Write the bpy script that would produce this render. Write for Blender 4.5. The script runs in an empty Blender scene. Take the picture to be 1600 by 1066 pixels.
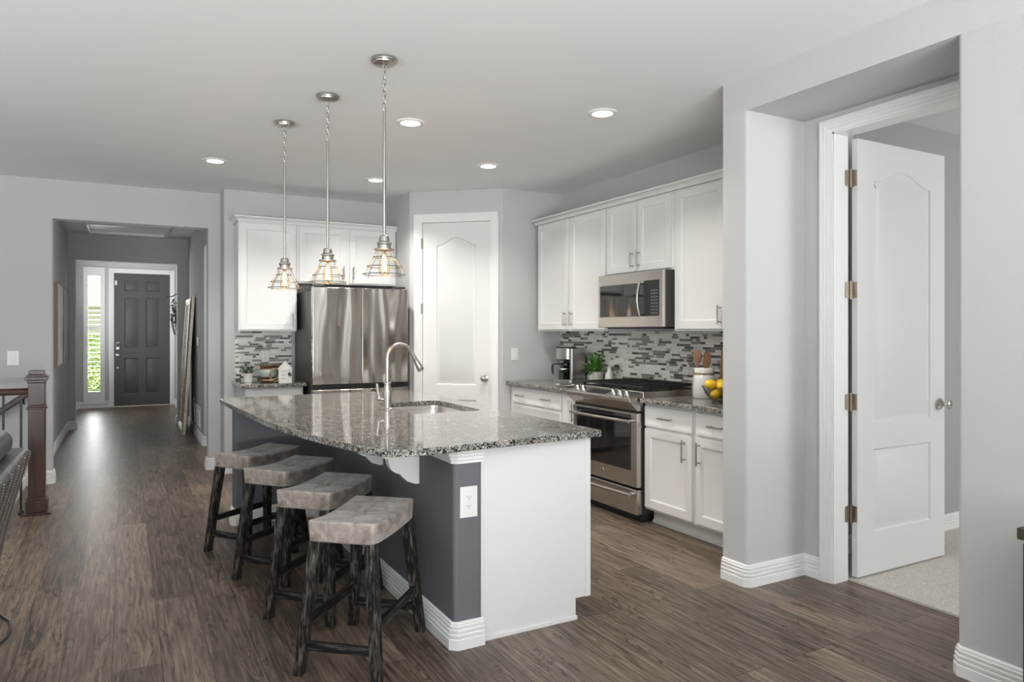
import bpy, bmesh, math, random
from mathutils import Vector, Matrix
S = bpy.context.scene
COL = S.collection
R = math.radians
PI = math.pi

# ------------------------------------------------------------------ camera, world, lights, exposure
YAW = math.atan2(605, 1100)
cd = bpy.data.cameras.new('camera')
cd.sensor_width = 36.0
cd.lens = 1100 / 1600 * 36
cd.shift_y = -15 / 1600
cd.clip_start = 0.05
cam = bpy.data.objects.new('camera', cd)
cam.location = (0, 0, 1.37)
cam.rotation_euler = (R(90), 0, -YAW)
COL.objects.link(cam)
S.camera = cam
S.view_settings.view_transform = 'Standard'
S.view_settings.look = 'None'
S.view_settings.gamma = 1
S.view_settings.use_curve_mapping = False
S.view_settings.exposure = 0.40
try:
    S.cycles.use_denoising = True
    S.cycles.max_bounces = 10
    S.cycles.diffuse_bounces = 6
    S.cycles.caustics_reflective = False
    S.cycles.caustics_refractive = False
    S.cycles.sample_clamp_indirect = 6
except Exception:
    pass

w = bpy.data.worlds.new('sky')
S.world = w
w.use_nodes = True
bgn = w.node_tree.nodes['Background']
bgn.inputs[0].default_value = (0.86, 0.94, 1.0, 1)
bgn.inputs[1].default_value = 1.0


def area(name, loc, rot, sx, sy, power, color=(1, 1, 1), spread=180):
    l = bpy.data.lights.new(name, 'AREA')
    l.shape = 'RECTANGLE'
    l.size, l.size_y = sx, sy
    l.energy = power
    l.color = color
    l.spread = R(spread)
    o = bpy.data.objects.new(name, l)
    o.location = loc
    o.rotation_euler = rot
    COL.objects.link(o)
    return o


# daylight through the living-room windows behind and beside the camera, the bedroom window and the entry sidelight
area('daylight_back', (-0.7, -2.9, 1.52), (R(90), 0, 0), 5.0, 1.9, 42, (0.985, 0.992, 1))
area('daylight_left', (-4.1, 2.4, 1.5), (R(90), 0, R(-90)), 4.6, 1.9, 5, (0.985, 0.992, 1))
sl_ = bpy.data.lights.new('sun', 'SUN')
sl_.energy = 8.0
sl_.angle = R(1)
so_ = bpy.data.objects.new('sun', sl_)
so_.rotation_euler = Vector((-0.5, 0.12, -0.86)).to_track_quat('-Z', 'Y').to_euler()
COL.objects.link(so_)
# unseen uplights added just inside those windows to brighten the ceiling
area('ceiling_fill_back', (-0.7, -2.84, 0.75), (R(145), 0, 0), 5.0, 0.5, 385, (0.945, 0.975, 1), 130)
area('ceiling_fill_left', (-4.04, 2.6, 0.75), (R(150), 0, R(-90)), 4.4, 0.5, 48, (0.945, 0.975, 1), 130)
area('daylight_bedroom', (5.6, -0.9, 1.6), (R(90), 0, 0), 1.8, 1.6, 52, (0.98, 0.99, 1))
area('daylight_entry', (-0.48, 14.9, 1.45), (R(78), 0, R(180)), 0.4, 2.1, 40, (1, 1, 1))
area('entry_side_fill', (-0.70, 13.2, 1.5), (R(112), 0, R(-90)), 1.2, 1.5, 24, (0.98, 0.99, 1))  # unseen lamp added at the entry side wall to brighten door and hall
area('side_room_fill', (1.9, 8.4, 1.5), (R(90), 0, R(90)), 1.0, 1.6, 13, (0.98, 0.99, 1))  # added fill lamp inside the side room, put in to lift the hall

# ------------------------------------------------------------------ mesh helpers


class MB:
    def __init__(s):
        s.v = []
        s.f = []
        s.m = []
        s.mi = 0

    def add(s, vs, fs, M=None):
        n = len(s.v)
        s.v += [tuple((M @ Vector(p)) if M is not None else p) for p in vs]
        for f in fs:
            s.f.append([i + n for i in f])
            s.m.append(s.mi)
        return s

    def mat(s, i):
        s.mi = i
        return s

    def box(s, x0, y0, z0, x1, y1, z1, M=None):
        x0, x1 = min(x0, x1), max(x0, x1)
        y0, y1 = min(y0, y1), max(y0, y1)
        z0, z1 = min(z0, z1), max(z0, z1)
        vs = [(x0, y0, z0), (x1, y0, z0), (x1, y1, z0), (x0, y1, z0), (x0, y0, z1), (x1, y0, z1), (x1, y1, z1), (x0, y1, z1)]
        return s.add(vs, [(0, 3, 2, 1), (4, 5, 6, 7), (0, 1, 5, 4), (1, 2, 6, 5), (2, 3, 7, 6), (3, 0, 4, 7)], M)

    def frustum(s, a, b, wa, wb):
        """square bar from point a to point b with half sizes wa, wb (x,y) at the ends, ends horizontal"""
        vs = []
        for p, h in ((a, wa), (b, wb)):
            for sx, sy in ((-1, -1), (1, -1), (1, 1), (-1, 1)):
                vs.append((p[0] + sx * h[0], p[1] + sy * h[1], p[2]))
        return s.add(vs, [(0, 3, 2, 1), (4, 5, 6, 7), (0, 1, 5, 4), (1, 2, 6, 5), (2, 3, 7, 6), (3, 0, 4, 7)])

    def bar(s, a, b, wx, wz, up=(0, 0, 1)):
        a, b = Vector(a), Vector(b)
        d = (b - a).normalized()
        side = d.cross(Vector(up)).normalized()
        u = side.cross(d)
        vs = []
        for p in (a, b):
            for i, j in ((-1, -1), (1, -1), (1, 1), (-1, 1)):
                vs.append(tuple(p + side * (i * wx / 2) + u * (j * wz / 2)))
        return s.add(vs, [(0, 3, 2, 1), (4, 5, 6, 7), (0, 1, 5, 4), (1, 2, 6, 5), (2, 3, 7, 6), (3, 0, 4, 7)])

    def lathe(s, prof, n=32, c=(0, 0, 0), M=None, closed=False):
        vs, fs = [], []
        k = len(prof)
        for i in range(n):
            a = 2 * PI * i / n
            for r, z in prof:
                vs.append((c[0] + r * math.cos(a), c[1] + r * math.sin(a), c[2] + z))
        for i in range(n):
            j = (i + 1) % n
            for q in range(k - 1 if not closed else k):
                q2 = (q + 1) % k
                fs.append((i * k + q, j * k + q, j * k + q2, i * k + q2))
        if not closed:
            if prof[0][0] > 1e-5:
                fs.append([i * k for i in range(n)][::-1])
            if prof[-1][0] > 1e-5:
                fs.append([i * k + k - 1 for i in range(n)])
        return s.add(vs, fs, M)

    def tube(s, pts, r, n=10, closed=False, M=None):
        pts = [Vector(p) for p in pts]
        k = len(pts)
        rs = r if isinstance(r, (list, tuple)) else [r] * k
        vs, fs = [], []
        up = None
        for i, p in enumerate(pts):
            if closed:
                t = pts[(i + 1) % k] - pts[i - 1]
            else:
                t = pts[min(i + 1, k - 1)] - pts[max(i - 1, 0)]
            t.normalize()
            if up is None:
                up = t.orthogonal().normalized()
            up = (up - t * up.dot(t))
            if up.length < 1e-6:
                up = t.orthogonal()
            up.normalize()
            b = t.cross(up)
            for j in range(n):
                a = 2 * PI * j / n
                vs.append(tuple(p + (up * math.cos(a) + b * math.sin(a)) * rs[i]))
        for i in range(k if closed else k - 1):
            i2 = (i + 1) % k
            for j in range(n):
                j2 = (j + 1) % n
                fs.append((i * n + j, i * n + j2, i2 * n + j2, i2 * n + j))
        if not closed:
            fs.append([j for j in range(n)][::-1])
            fs.append([(k - 1) * n + j for j in range(n)])
        return s.add(vs, fs, M)

    def prism(s, poly, z0, z1, M=None):
        n = len(poly)
        vs = [(x, y, z0) for x, y in poly] + [(x, y, z1) for x, y in poly]
        fs = [list(range(n))[::-1], [i + n for i in range(n)]]
        for i in range(n):
            j = (i + 1) % n
            fs.append((i, j, j + n, i + n))
        return s.add(vs, fs, M)

    def sweep(s, path, prof, closed=False, M=None):
        """profile (out, z) swept along a horizontal path; out is to the right of travel"""
        k = len(path)
        P = [Vector((p[0], p[1])) for p in path]
        vs, fs = [], []
        m = len(prof)
        for i in range(k):
            if closed or 0 < i < k - 1:
                d1 = (P[i] - P[i - 1]).normalized()
                d2 = (P[(i + 1) % k] - P[i]).normalized()
            elif i == 0:
                d1 = d2 = (P[1] - P[0]).normalized()
            else:
                d1 = d2 = (P[-1] - P[-2]).normalized()
            n1 = Vector((d1.y, -d1.x))
            n2 = Vector((d2.y, -d2.x))
            nn = (n1 + n2)
            nn = nn / max(0.2, (1 + n1.dot(n2)))
            for o, z in prof:
                q = P[i] + nn * o
                vs.append((q.x, q.y, z))
        for i in range(k if closed else k - 1):
            i2 = (i + 1) % k
            for q in range(m):
                q2 = (q + 1) % m
                fs.append((i * m + q, i2 * m + q, i2 * m + q2, i * m + q2))
        if not closed:
            fs.append([q for q in range(m)])
            fs.append([(k - 1) * m + q for q in range(m)][::-1])
        return s.add(vs, fs, M)

    def ball(s, c, rx, ry, rz, nu=16, nv=10, M=None):
        prof = [(math.cos(-PI / 2 + PI * i / nv), math.sin(-PI / 2 + PI * i / nv)) for i in range(nv + 1)]
        prof = [(max(0, r), z) for r, z in prof]
        vs, fs = [], []
        k = len(prof)
        for i in range(nu):
            a = 2 * PI * i / nu
            for r, z in prof:
                vs.append((c[0] + rx * r * math.cos(a), c[1] + ry * r * math.sin(a), c[2] + rz * z))
        for i in range(nu):
            j = (i + 1) % nu
            for q in range(k - 1):
                fs.append((i * k + q, j * k + q, j * k + q + 1, i * k + q + 1))
        return s.add(vs, fs, M)

    def build(s, name, mats, parent=None, bevel=0, seg=2, smooth=True, angle=38, loc=None, rz=0, weld=1e-5):
        me = bpy.data.meshes.new(name)
        bm = bmesh.new()
        vv = [bm.verts.new(p) for p in s.v]
        for f, mi in zip(s.f, s.m):
            try:
                q = bm.faces.new([vv[i] for i in f])
                q.material_index = mi
            except ValueError:
                pass
        if weld:
            bmesh.ops.remove_doubles(bm, verts=bm.verts, dist=weld)
        bmesh.ops.dissolve_degenerate(bm, edges=bm.edges, dist=1e-6)
        bmesh.ops.recalc_face_normals(bm, faces=bm.faces)
        for q in bm.faces:
            q.smooth = smooth
        bm.to_mesh(me)
        bm.free()
        if smooth:
            me.set_sharp_from_angle(angle=R(angle))
        for m in (mats if isinstance(mats, (list, tuple)) else [mats]):
            me.materials.append(m)
        o = bpy.data.objects.new(name, me)
        COL.objects.link(o)
        if parent is not None:
            o.parent = parent
        if loc is not None:
            o.location = loc
        o.rotation_euler.z = rz
        if bevel:
            md = o.modifiers.new('bevel', 'BEVEL')
            md.width = bevel
            md.segments = seg
            md.limit_method = 'ANGLE'
            md.angle_limit = R(40)
            md.harden_normals = smooth
        return o


def tag(o, label, cat, group=None, kind=None):
    o['label'] = label
    o['category'] = cat
    if group:
        o['group'] = group
    if kind:
        o['kind'] = kind
    return o


def thing(name, label, cat, loc=(0, 0, 0), rz=0, group=None, kind=None):
    o = bpy.data.objects.new(name, None)
    o.empty_display_size = 0.05
    COL.objects.link(o)
    o.location = loc
    o.rotation_euler.z = rz
    return tag(o, label, cat, group, kind)


def copy_tree(o, parent=None):
    c = o.copy()
    COL.objects.link(c)
    if parent is not None:
        c.parent = parent
    for ch in list(o.children):
        copy_tree(ch, c)
    return c


def struct(o, label, cat):
    return tag(o, label, cat, None, 'structure')


def round_poly(poly, radii, n=6):
    out = []
    k = len(poly)
    for i, p in enumerate(poly):
        r = radii.get(i, 0) if isinstance(radii, dict) else radii
        if r <= 0:
            out.append(p)
            continue
        p0, p1, p2 = Vector(poly[i - 1]), Vector(p), Vector(poly[(i + 1) % k])
        a, b = (p0 - p1).normalized(), (p2 - p1).normalized()
        ang = a.angle(b)
        d = r / math.tan(ang / 2)
        t1, t2 = p1 + a * d, p1 + b * d
        c = p1 + (a + b).normalized() * (r / math.sin(ang / 2))
        a1 = math.atan2((t1 - c).y, (t1 - c).x)
        a2 = math.atan2((t2 - c).y, (t2 - c).x)
        da = (a2 - a1 + PI) % (2 * PI) - PI
        for q in range(n + 1):
            aa = a1 + da * q / n
            out.append((c.x + r * math.cos(aa), c.y + r * math.sin(aa)))
    return out


def inset(poly, d):
    k = len(poly)
    area_ = sum(poly[i][0] * poly[(i + 1) % k][1] - poly[(i + 1) % k][0] * poly[i][1] for i in range(k))
    sg = 1 if area_ > 0 else -1
    out = []
    for i in range(k):
        p0, p1, p2 = Vector(poly[i - 1]), Vector(poly[i]), Vector(poly[(i + 1) % k])
        d1, d2 = (p1 - p0).normalized(), (p2 - p1).normalized()
        n1 = Vector((-d1.y, d1.x)) * sg
        n2 = Vector((-d2.y, d2.x)) * sg
        q = p1 + (n1 + n2) / max(0.3, 1 + n1.dot(n2)) * d
        out.append((q.x, q.y))
    return out


def fill_holes(outer, holes):
    """triangulate a polygon with holes -> 2d verts, faces"""
    bm = bmesh.new()
    es = []
    for loop in [outer] + holes:
        vs = [bm.verts.new((p[0], p[1], 0)) for p in loop]
        for i in range(len(vs)):
            es.append(bm.edges.new((vs[i], vs[(i + 1) % len(vs)])))
    bmesh.ops.triangle_fill(bm, use_beauty=True, use_dissolve=False, edges=es)
    bm.verts.index_update()
    V = [(v.co.x, v.co.y) for v in bm.verts]
    F = [[v.index for v in f.verts] for f in bm.faces]
    bm.free()
    return V, F


def rect(x0, z0, x1, z1):
    return [(x0, z0), (x1, z0), (x1, z1), (x0, z1)]


def arch(x0, z0, x1, z1, rise, n=20):
    pts = [(x0, z0), (x1, z0), (x1, z1)]
    for i in range(1, n):
        t = i / n
        x = x1 + (x0 - x1) * t
        tt = min(1, max(0, (t - 0.06) / 0.88))
        pts.append((x, z1 + rise * (0.5 - 0.5 * math.cos(2 * PI * tt)) ** 0.85))
    pts.append((x0, z1))
    return pts


def panel_slab(mb, W, H, T, panels, rings, ox=0, oy=0, oz=0):
    """slab with front at y=oy facing -y; each panel outline is stepped inwards by rings (inset, depth)"""
    M = Matrix.Translation((ox, oy, oz))
    V, F = fill_holes(rect(0, 0, W, H), panels)
    mb.add([(x, 0, z) for x, z in V], F, M)
    for pn in panels:
        prev = [(x, 0, z) for x, z in pn]
        for ins, dep in rings:
            cur = [(x, dep, z) for x, z in inset(pn, ins)]
            k = len(cur)
            mb.add(prev + cur, [(i, (i + 1) % k, (i + 1) % k + k, i + k) for i in range(k)], M)
            prev = cur
        V2, F2 = fill_holes([(p[0], p[2]) for p in prev], [])
        mb.add([(x, prev[0][1], z) for x, z in V2], F2, M)
    c = rect(0, 0, W, H)
    mb.add([(x, 0, z) for x, z in c] + [(x, T, z) for x, z in c],
           [(0, 1, 5, 4), (1, 2, 6, 5), (2, 3, 7, 6), (3, 0, 4, 7), (4, 5, 6, 7)], M)
    return mb


# ------------------------------------------------------------------ materials


def newmat(name):
    m = bpy.data.materials.new(name)
    m.use_nodes = True
    nt = m.node_tree
    return m, nt, nt.nodes['Principled BSDF']


def N(nt, t, **kw):
    n = nt.nodes.new(t)
    for k, v in kw.items():
        if k.startswith('i_'):
            n.inputs[k[2:].replace('_', ' ')].default_value = v
        else:
            setattr(n, k, v)
    return n


def c4(c):
    return (c[0], c[1], c[2], 1)


def mat(name, col, rough=0.5, metal=0.0, bump=0.0, bscale=200, var=0.0, vscale=3, coat=0, spec=None, stretch=None, aniso=0):
    m, nt, b = newmat(name)
    b.inputs['Base Color'].default_value = c4(col)
    b.inputs['Roughness'].default_value = rough
    b.inputs['Metallic'].default_value = metal
    if coat:
        b.inputs['Coat Weight'].default_value = coat
        b.inputs['Coat Roughness'].default_value = 0.05
    if spec is not None:
        b.inputs['Specular IOR Level'].default_value = spec
    tc = N(nt, 'ShaderNodeTexCoord')
    src = tc.outputs['Object']
    if stretch:
        mp = N(nt, 'ShaderNodeMapping')
        mp.inputs['Scale'].default_value = stretch
        nt.links.new(src, mp.inputs[0])
        src = mp.outputs[0]
    if var:
        n = N(nt, 'ShaderNodeTexNoise', i_Scale=vscale, i_Detail=6.0)
        nt.links.new(src, n.inputs['Vector'])
        r = N(nt, 'ShaderNodeValToRGB')
        r.color_ramp.elements[0].position = 0.3
        r.color_ramp.elements[1].position = 0.7
        r.color_ramp.elements[0].color = c4([max(0, x * (1 - var)) for x in col])
        r.color_ramp.elements[1].color = c4([min(1, x * (1 + var)) for x in col])
        nt.links.new(n.outputs[0], r.inputs[0])
        nt.links.new(r.outputs[0], b.inputs['Base Color'])
    if bump:
        n2 = N(nt, 'ShaderNodeTexNoise', i_Scale=bscale, i_Detail=3.0)
        nt.links.new(src, n2.inputs['Vector'])
        bp = N(nt, 'ShaderNodeBump', i_Strength=bump, i_Distance=0.002)
        nt.links.new(n2.outputs[0], bp.inputs['Height'])
        nt.links.new(bp.outputs[0], b.inputs['Normal'])
    return m


def emit(name, col, st):
    m, nt, b = newmat(name)
    b.inputs['Base Color'].default_value = c4(col)
    b.inputs['Emission Color'].default_value = c4(col)
    b.inputs['Emission Strength'].default_value = st
    return m


def thin_glass(name, tint=(1, 1, 1), refl=1.0):
    m = bpy.data.materials.new(name)
    m.use_nodes = True
    nt = m.node_tree
    nt.nodes.clear()
    out = N(nt, 'ShaderNodeOutputMaterial')
    tr = N(nt, 'ShaderNodeBsdfTransparent')
    tr.inputs[0].default_value = c4(tint)
    gl = N(nt, 'ShaderNodeBsdfGlossy')
    gl.inputs['Roughness'].default_value = 0.02
    lw = N(nt, 'ShaderNodeLayerWeight', i_Blend=0.08)
    mu = N(nt, 'ShaderNodeMath', operation='MULTIPLY')
    mu.inputs[1].default_value = refl
    mx = N(nt, 'ShaderNodeMixShader')
    nt.links.new(lw.outputs['Fresnel'], mu.inputs[0])
    nt.links.new(mu.outputs[0], mx.inputs[0])
    nt.links.new(tr.outputs[0], mx.inputs[1])
    nt.links.new(gl.outputs[0], mx.inputs[2])
    nt.links.new(mx.outputs[0], out.inputs[0])
    return m


def floor_mat():
    m, nt, b = newmat('vinyl_plank')
    L = nt.links.new
    tc = N(nt, 'ShaderNodeTexCoord')
    mp = N(nt, 'ShaderNodeMapping')
    mp.inputs['Rotation'].default_value = (0, 0, R(90))
    mp.inputs['Location'].default_value = (0.35, 0.045, 0)
    L(tc.outputs['Object'], mp.inputs[0])
    br = N(nt, 'ShaderNodeTexBrick', offset=0.37, offset_frequency=2)
    br.inputs['Color1'].default_value = (0, 0, 0, 1)
    br.inputs['Color2'].default_value = (1, 1, 1, 1)
    br.inputs['Mortar'].default_value = (0.5, 0.5, 0.5, 1)
    br.inputs['Scale'].default_value = 1
    br.inputs['Mortar Size'].default_value = 0.0016
    br.inputs['Mortar Smooth'].default_value = 0.3
    br.inputs['Brick Width'].default_value = 1.22
    br.inputs['Row Height'].default_value = 0.18
    L(mp.outputs[0], br.inputs[0])
    # stretched grain, offset per plank
    mp2 = N(nt, 'ShaderNodeMapping')
    mp2.inputs['Scale'].default_value = (13.0, 1.6, 1)
    L(tc.outputs['Object'], mp2.inputs[0])
    off = N(nt, 'ShaderNodeVectorMath', operation='SCALE')
    off.inputs['Scale'].default_value = 23.0
    L(br.outputs['Color'], off.inputs[0])
    ad = N(nt, 'ShaderNodeVectorMath', operation='ADD')
    L(mp2.outputs[0], ad.inputs[0])
    L(off.outputs[0], ad.inputs[1])
    n1 = N(nt, 'ShaderNodeTexNoise', i_Scale=1.0, i_Detail=5.0, i_Roughness=0.55, i_Distortion=1.1)
    L(ad.outputs[0], n1.inputs['Vector'])
    # cathedral figure: contour bands of the noise
    mu = N(nt, 'ShaderNodeMath', operation='MULTIPLY')
    mu.inputs[1].default_value = 24.0
    L(n1.outputs[0], mu.inputs[0])
    sn = N(nt, 'ShaderNodeMath', operation='SINE')
    L(mu.outputs[0], sn.inputs[0])
    mp3 = N(nt, 'ShaderNodeMapping')
    mp3.inputs['Scale'].default_value = (62, 3.2, 1)
    L(tc.outputs['Object'], mp3.inputs[0])
    n2 = N(nt, 'ShaderNodeTexNoise', i_Scale=1.0, i_Detail=6.0, i_Roughness=0.65)
    L(mp3.outputs[0], n2.inputs['Vector'])
    r1 = N(nt, 'ShaderNodeValToRGB')
    e = r1.color_ramp.elements
    e[0].position = 0.31
    e[0].color = (0.042, 0.031, 0.0225, 1)
    e[1].position = 0.56
    e[1].color = (0.285, 0.218, 0.163, 1)
    q = e.new(0.42)
    q.color = (0.128, 0.095, 0.070, 1)
    # factor = noise*.55 + fine*.35 + plank*.12 + band
    a1 = N(nt, 'ShaderNodeMath', operation='MULTIPLY')
    a1.inputs[1].default_value = 0.22
    L(n1.outputs[0], a1.inputs[0])
    a2 = N(nt, 'ShaderNodeMath', operation='MULTIPLY_ADD')
    a2.inputs[1].default_value = 0.52
    L(n2.outputs[0], a2.inputs[0])
    L(a1.outputs[0], a2.inputs[2])
    a3 = N(nt, 'ShaderNodeMath', operation='MULTIPLY_ADD')
    a3.inputs[1].default_value = 0.09
    L(br.outputs['Color'], a3.inputs[0])
    L(a2.outputs[0], a3.inputs[2])
    bandr = N(nt, 'ShaderNodeMapRange')
    bandr.inputs[1].default_value = 0.86
    bandr.inputs[2].default_value = 1.0
    bandr.inputs[3].default_value = 0.0
    bandr.inputs[4].default_value = -0.09
    L(sn.outputs[0], bandr.inputs[0])
    a4 = N(nt, 'ShaderNodeMath', operation='ADD')
    L(a3.outputs[0], a4.inputs[0])
    L(bandr.outputs[0], a4.inputs[1])
    L(a4.outputs[0], r1.inputs[0])
    mx = N(nt, 'ShaderNodeMixRGB')
    mx.inputs[2].default_value = (0.022, 0.017, 0.014, 1)
    L(br.outputs['Fac'], mx.inputs[0])
    L(r1.outputs[0], mx.inputs[1])
    L(mx.outputs[0], b.inputs['Base Color'])
    rr = N(nt, 'ShaderNodeMapRange')
    rr.inputs[3].default_value = 0.30
    rr.inputs[4].default_value = 0.46
    L(n2.outputs[0], rr.inputs[0])
    L(rr.outputs[0], b.inputs['Roughness'])
    b.inputs['Specular IOR Level'].default_value = 0.32
    bp = N(nt, 'ShaderNodeBump', i_Strength=0.25, i_Distance=0.002)
    L(a4.outputs[0], bp.inputs['Height'])
    L(bp.outputs[0], b.inputs['Normal'])
    return m


def granite_mat():
    m, nt, b = newmat('granite')
    L = nt.links.new
    tc = N(nt, 'ShaderNodeTexCoord')
    v = N(nt, 'ShaderNodeTexVoronoi', i_Scale=150.0, i_Randomness=1.0)
    nz = N(nt, 'ShaderNodeTexNoise', i_Scale=60.0, i_Detail=2.0)
    mixv = N(nt, 'ShaderNodeVectorMath', operation='MULTIPLY_ADD')
    mixv.inputs[1].default_value = (0.012, 0.012, 0.012)
    L(tc.outputs['Object'], nz.inputs['Vector'])
    L(nz.outputs['Color'], mixv.inputs[0])
    L(tc.outputs['Object'], mixv.inputs[2])
    L(mixv.outputs[0], v.inputs['Vector'])
    sp = N(nt, 'ShaderNodeSeparateColor')
    L(v.outputs['Color'], sp.inputs[0])
    r = N(nt, 'ShaderNodeValToRGB')
    r.color_ramp.interpolation = 'CONSTANT'
    e = r.color_ramp.elements
    e[0].position = 0
    e[0].color = (0.018, 0.018, 0.018, 1)
    e[1].position = 0.20
    e[1].color = (0.085, 0.08, 0.073, 1)
    for p, c in ((0.36, (0.19, 0.18, 0.16)), (0.54, (0.29, 0.275, 0.25)), (0.80, (0.44, 0.43, 0.405)), (0.94, (0.25, 0.21, 0.165))):
        q = e.new(p)
        q.color = c4(c)
    L(sp.outputs[0], r.inputs[0])
    n3 = N(nt, 'ShaderNodeTexNoise', i_Scale=14.0, i_Detail=3.0)
    L(tc.outputs['Object'], n3.inputs['Vector'])
    r3 = N(nt, 'ShaderNodeMapRange')
    r3.inputs[1].default_value = 0.3
    r3.inputs[2].default_value = 0.7
    r3.inputs[3].default_value = 0.72
    r3.inputs[4].default_value = 1.2
    L(n3.outputs[0], r3.inputs[0])
    mm = N(nt, 'ShaderNodeVectorMath', operation='SCALE')
    L(r.outputs[0], mm.inputs[0])
    L(r3.outputs[0], mm.inputs['Scale'])
    L(mm.outputs[0], b.inputs['Base Color'])
    b.inputs['Roughness'].default_value = 0.06
    b.inputs['Specular IOR Level'].default_value = 0.75
    return m


def steel_mat(name, col=(0.56, 0.53, 0.49), rough=0.24, wave=0.0):
    m, nt, b = newmat(name)
    L = nt.links.new
    b.inputs['Metallic'].default_value = 1
    b.inputs['Base Color'].default_value = c4(col)
    tc = N(nt, 'ShaderNodeTexCoord')
    mp = N(nt, 'ShaderNodeMapping')
    mp.inputs['Scale'].default_value = (4, 4, 160)
    L(tc.outputs['Object'], mp.inputs[0])
    n = N(nt, 'ShaderNodeTexNoise', i_Scale=1.0, i_Detail=2.0)
    L(mp.outputs[0], n.inputs['Vector'])
    rr = N(nt, 'ShaderNodeMapRange')
    rr.inputs[3].default_value = rough * 0.95
    rr.inputs[4].default_value = rough * 1.08
    L(n.outputs[0], rr.inputs[0])
    L(rr.outputs[0], b.inputs['Roughness'])
    if wave:
        mp2 = N(nt, 'ShaderNodeMapping')
        mp2.inputs['Scale'].default_value = (5.0, 5.0, 0.8)
        L(tc.outputs['Object'], mp2.inputs[0])
        n2 = N(nt, 'ShaderNodeTexNoise', i_Scale=1.0, i_Detail=1.0)
        L(mp2.outputs[0], n2.inputs['Vector'])
        bp = N(nt, 'ShaderNodeBump', i_Strength=1.0, i_Distance=wave)
        L(n2.outputs[0], bp.inputs['Height'])
        L(bp.outputs[0], b.inputs['Normal'])
    return m


def wood_mat(name, dark, light, rough=0.5, sx=(30, 30, 2.2), contrast=(0.35, 0.7), bump=0.3, spec=0.5):
    m, nt, b = newmat(name)
    L = nt.links.new
    tc = N(nt, 'ShaderNodeTexCoord')
    mp = N(nt, 'ShaderNodeMapping')
    mp.inputs['Scale'].default_value = sx
    L(tc.outputs['Object'], mp.inputs[0])
    n = N(nt, 'ShaderNodeTexNoise', i_Scale=1.0, i_Detail=7.0, i_Roughness=0.65, i_Distortion=0.4)
    L(mp.outputs[0], n.inputs['Vector'])
    r = N(nt, 'ShaderNodeValToRGB')
    r.color_ramp.elements[0].position = contrast[0]
    r.color_ramp.elements[1].position = contrast[1]
    r.color_ramp.elements[0].color = c4(dark)
    r.color_ramp.elements[1].color = c4(light)
    L(n.outputs[0], r.inputs[0])
    L(r.outputs[0], b.inputs['Base Color'])
    b.inputs['Roughness'].default_value = rough
    b.inputs['Specular IOR Level'].default_value = spec
    bp = N(nt, 'ShaderNodeBump', i_Strength=bump, i_Distance=0.003)
    L(n.outputs[0], bp.inputs['Height'])
    L(bp.outputs[0], b.inputs['Normal'])
    return m




def suede_mat():
    m, nt, b = newmat('suede')
    L = nt.links.new
    tc = N(nt, 'ShaderNodeTexCoord')
    n = N(nt, 'ShaderNodeTexNoise', i_Scale=13.0, i_Detail=8.0, i_Roughness=0.68, i_Distortion=0.8)
    L(tc.outputs['Object'], n.inputs['Vector'])
    r = N(nt, 'ShaderNodeValToRGB')
    e = r.color_ramp.elements
    e[0].position = 0.30
    e[0].color = (0.13, 0.10, 0.082, 1)
    e[1].position = 0.68
    e[1].color = (0.50, 0.44, 0.39, 1)
    q = e.new(0.48)
    q.color = (0.29, 0.243, 0.212, 1)
    L(n.outputs[0], r.inputs[0])
    L(r.outputs[0], b.inputs['Base Color'])
    b.inputs['Roughness'].default_value = 0.7
    b.inputs['Sheen Weight'].default_value = 0.25
    n2 = N(nt, 'ShaderNodeTexNoise', i_Scale=60.0, i_Detail=6.0)
    L(tc.outputs['Object'], n2.inputs['Vector'])
    bp = N(nt, 'ShaderNodeBump', i_Strength=0.35, i_Distance=0.003)
    L(n2.outputs[0], bp.inputs['Height'])
    L(bp.outputs[0], b.inputs['Normal'])
    return m


M = {}
M['wall'] = mat('wall_paint', (0.50, 0.50, 0.493), 0.75, bump=0.35, bscale=90)
M['ceil'] = mat('ceiling_paint', (0.79, 0.80, 0.80), 0.85, bump=0.3, bscale=60)
M['trim'] = mat('white_trim_paint', (0.78, 0.775, 0.76), 0.38)
M['cab'] = mat('white_cabinet_paint', (0.72, 0.717, 0.705), 0.36)
M['door'] = mat('white_door_paint', (0.70, 0.697, 0.687), 0.42)
M['charcoal'] = mat('charcoal_wall_paint', (0.125, 0.125, 0.134), 0.7, bump=0.4, bscale=90)
M['frontdoor'] = mat('dark_grey_door_paint', (0.075, 0.073, 0.073), 0.5)
M['groove'] = mat('door_moulding_shadow_grey', (0.030, 0.029, 0.029), 0.5)
M['floor'] = floor_mat()
M['granite'] = granite_mat()
M['steel'] = steel_mat('stainless_steel', rough=0.26)
M['fridge'] = steel_mat('fridge_steel', (0.56, 0.525, 0.48), 0.13, wave=0.032)
M['steel_plain'] = mat('satin_appliance_steel', (0.58, 0.56, 0.53), 0.3, 1.0)
M['nickel'] = steel_mat('brushed_nickel', (0.44, 0.415, 0.38), 0.3)
M['cagewire'] = mat('dark_nickel_wire', (0.22, 0.205, 0.185), 0.38, 1.0)
M['brass'] = mat('satin_hinge_metal', (0.36, 0.31, 0.25), 0.36, 1.0)
M['chrome'] = mat('polished_knob_metal', (0.62, 0.60, 0.57), 0.12, 1.0)
M['pull'] = mat('pull_metal', (0.36, 0.34, 0.32), 0.35, 1.0)
M['blackmetal'] = mat('black_metal', (0.012, 0.012, 0.012), 0.4, 0.2)
M['iron'] = mat('cast_iron', (0.010, 0.010, 0.010), 0.55, bump=0.3, bscale=300)
M['darkbody'] = mat('dark_grey_enamel', (0.055, 0.053, 0.052), 0.42, 0.3)
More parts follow.
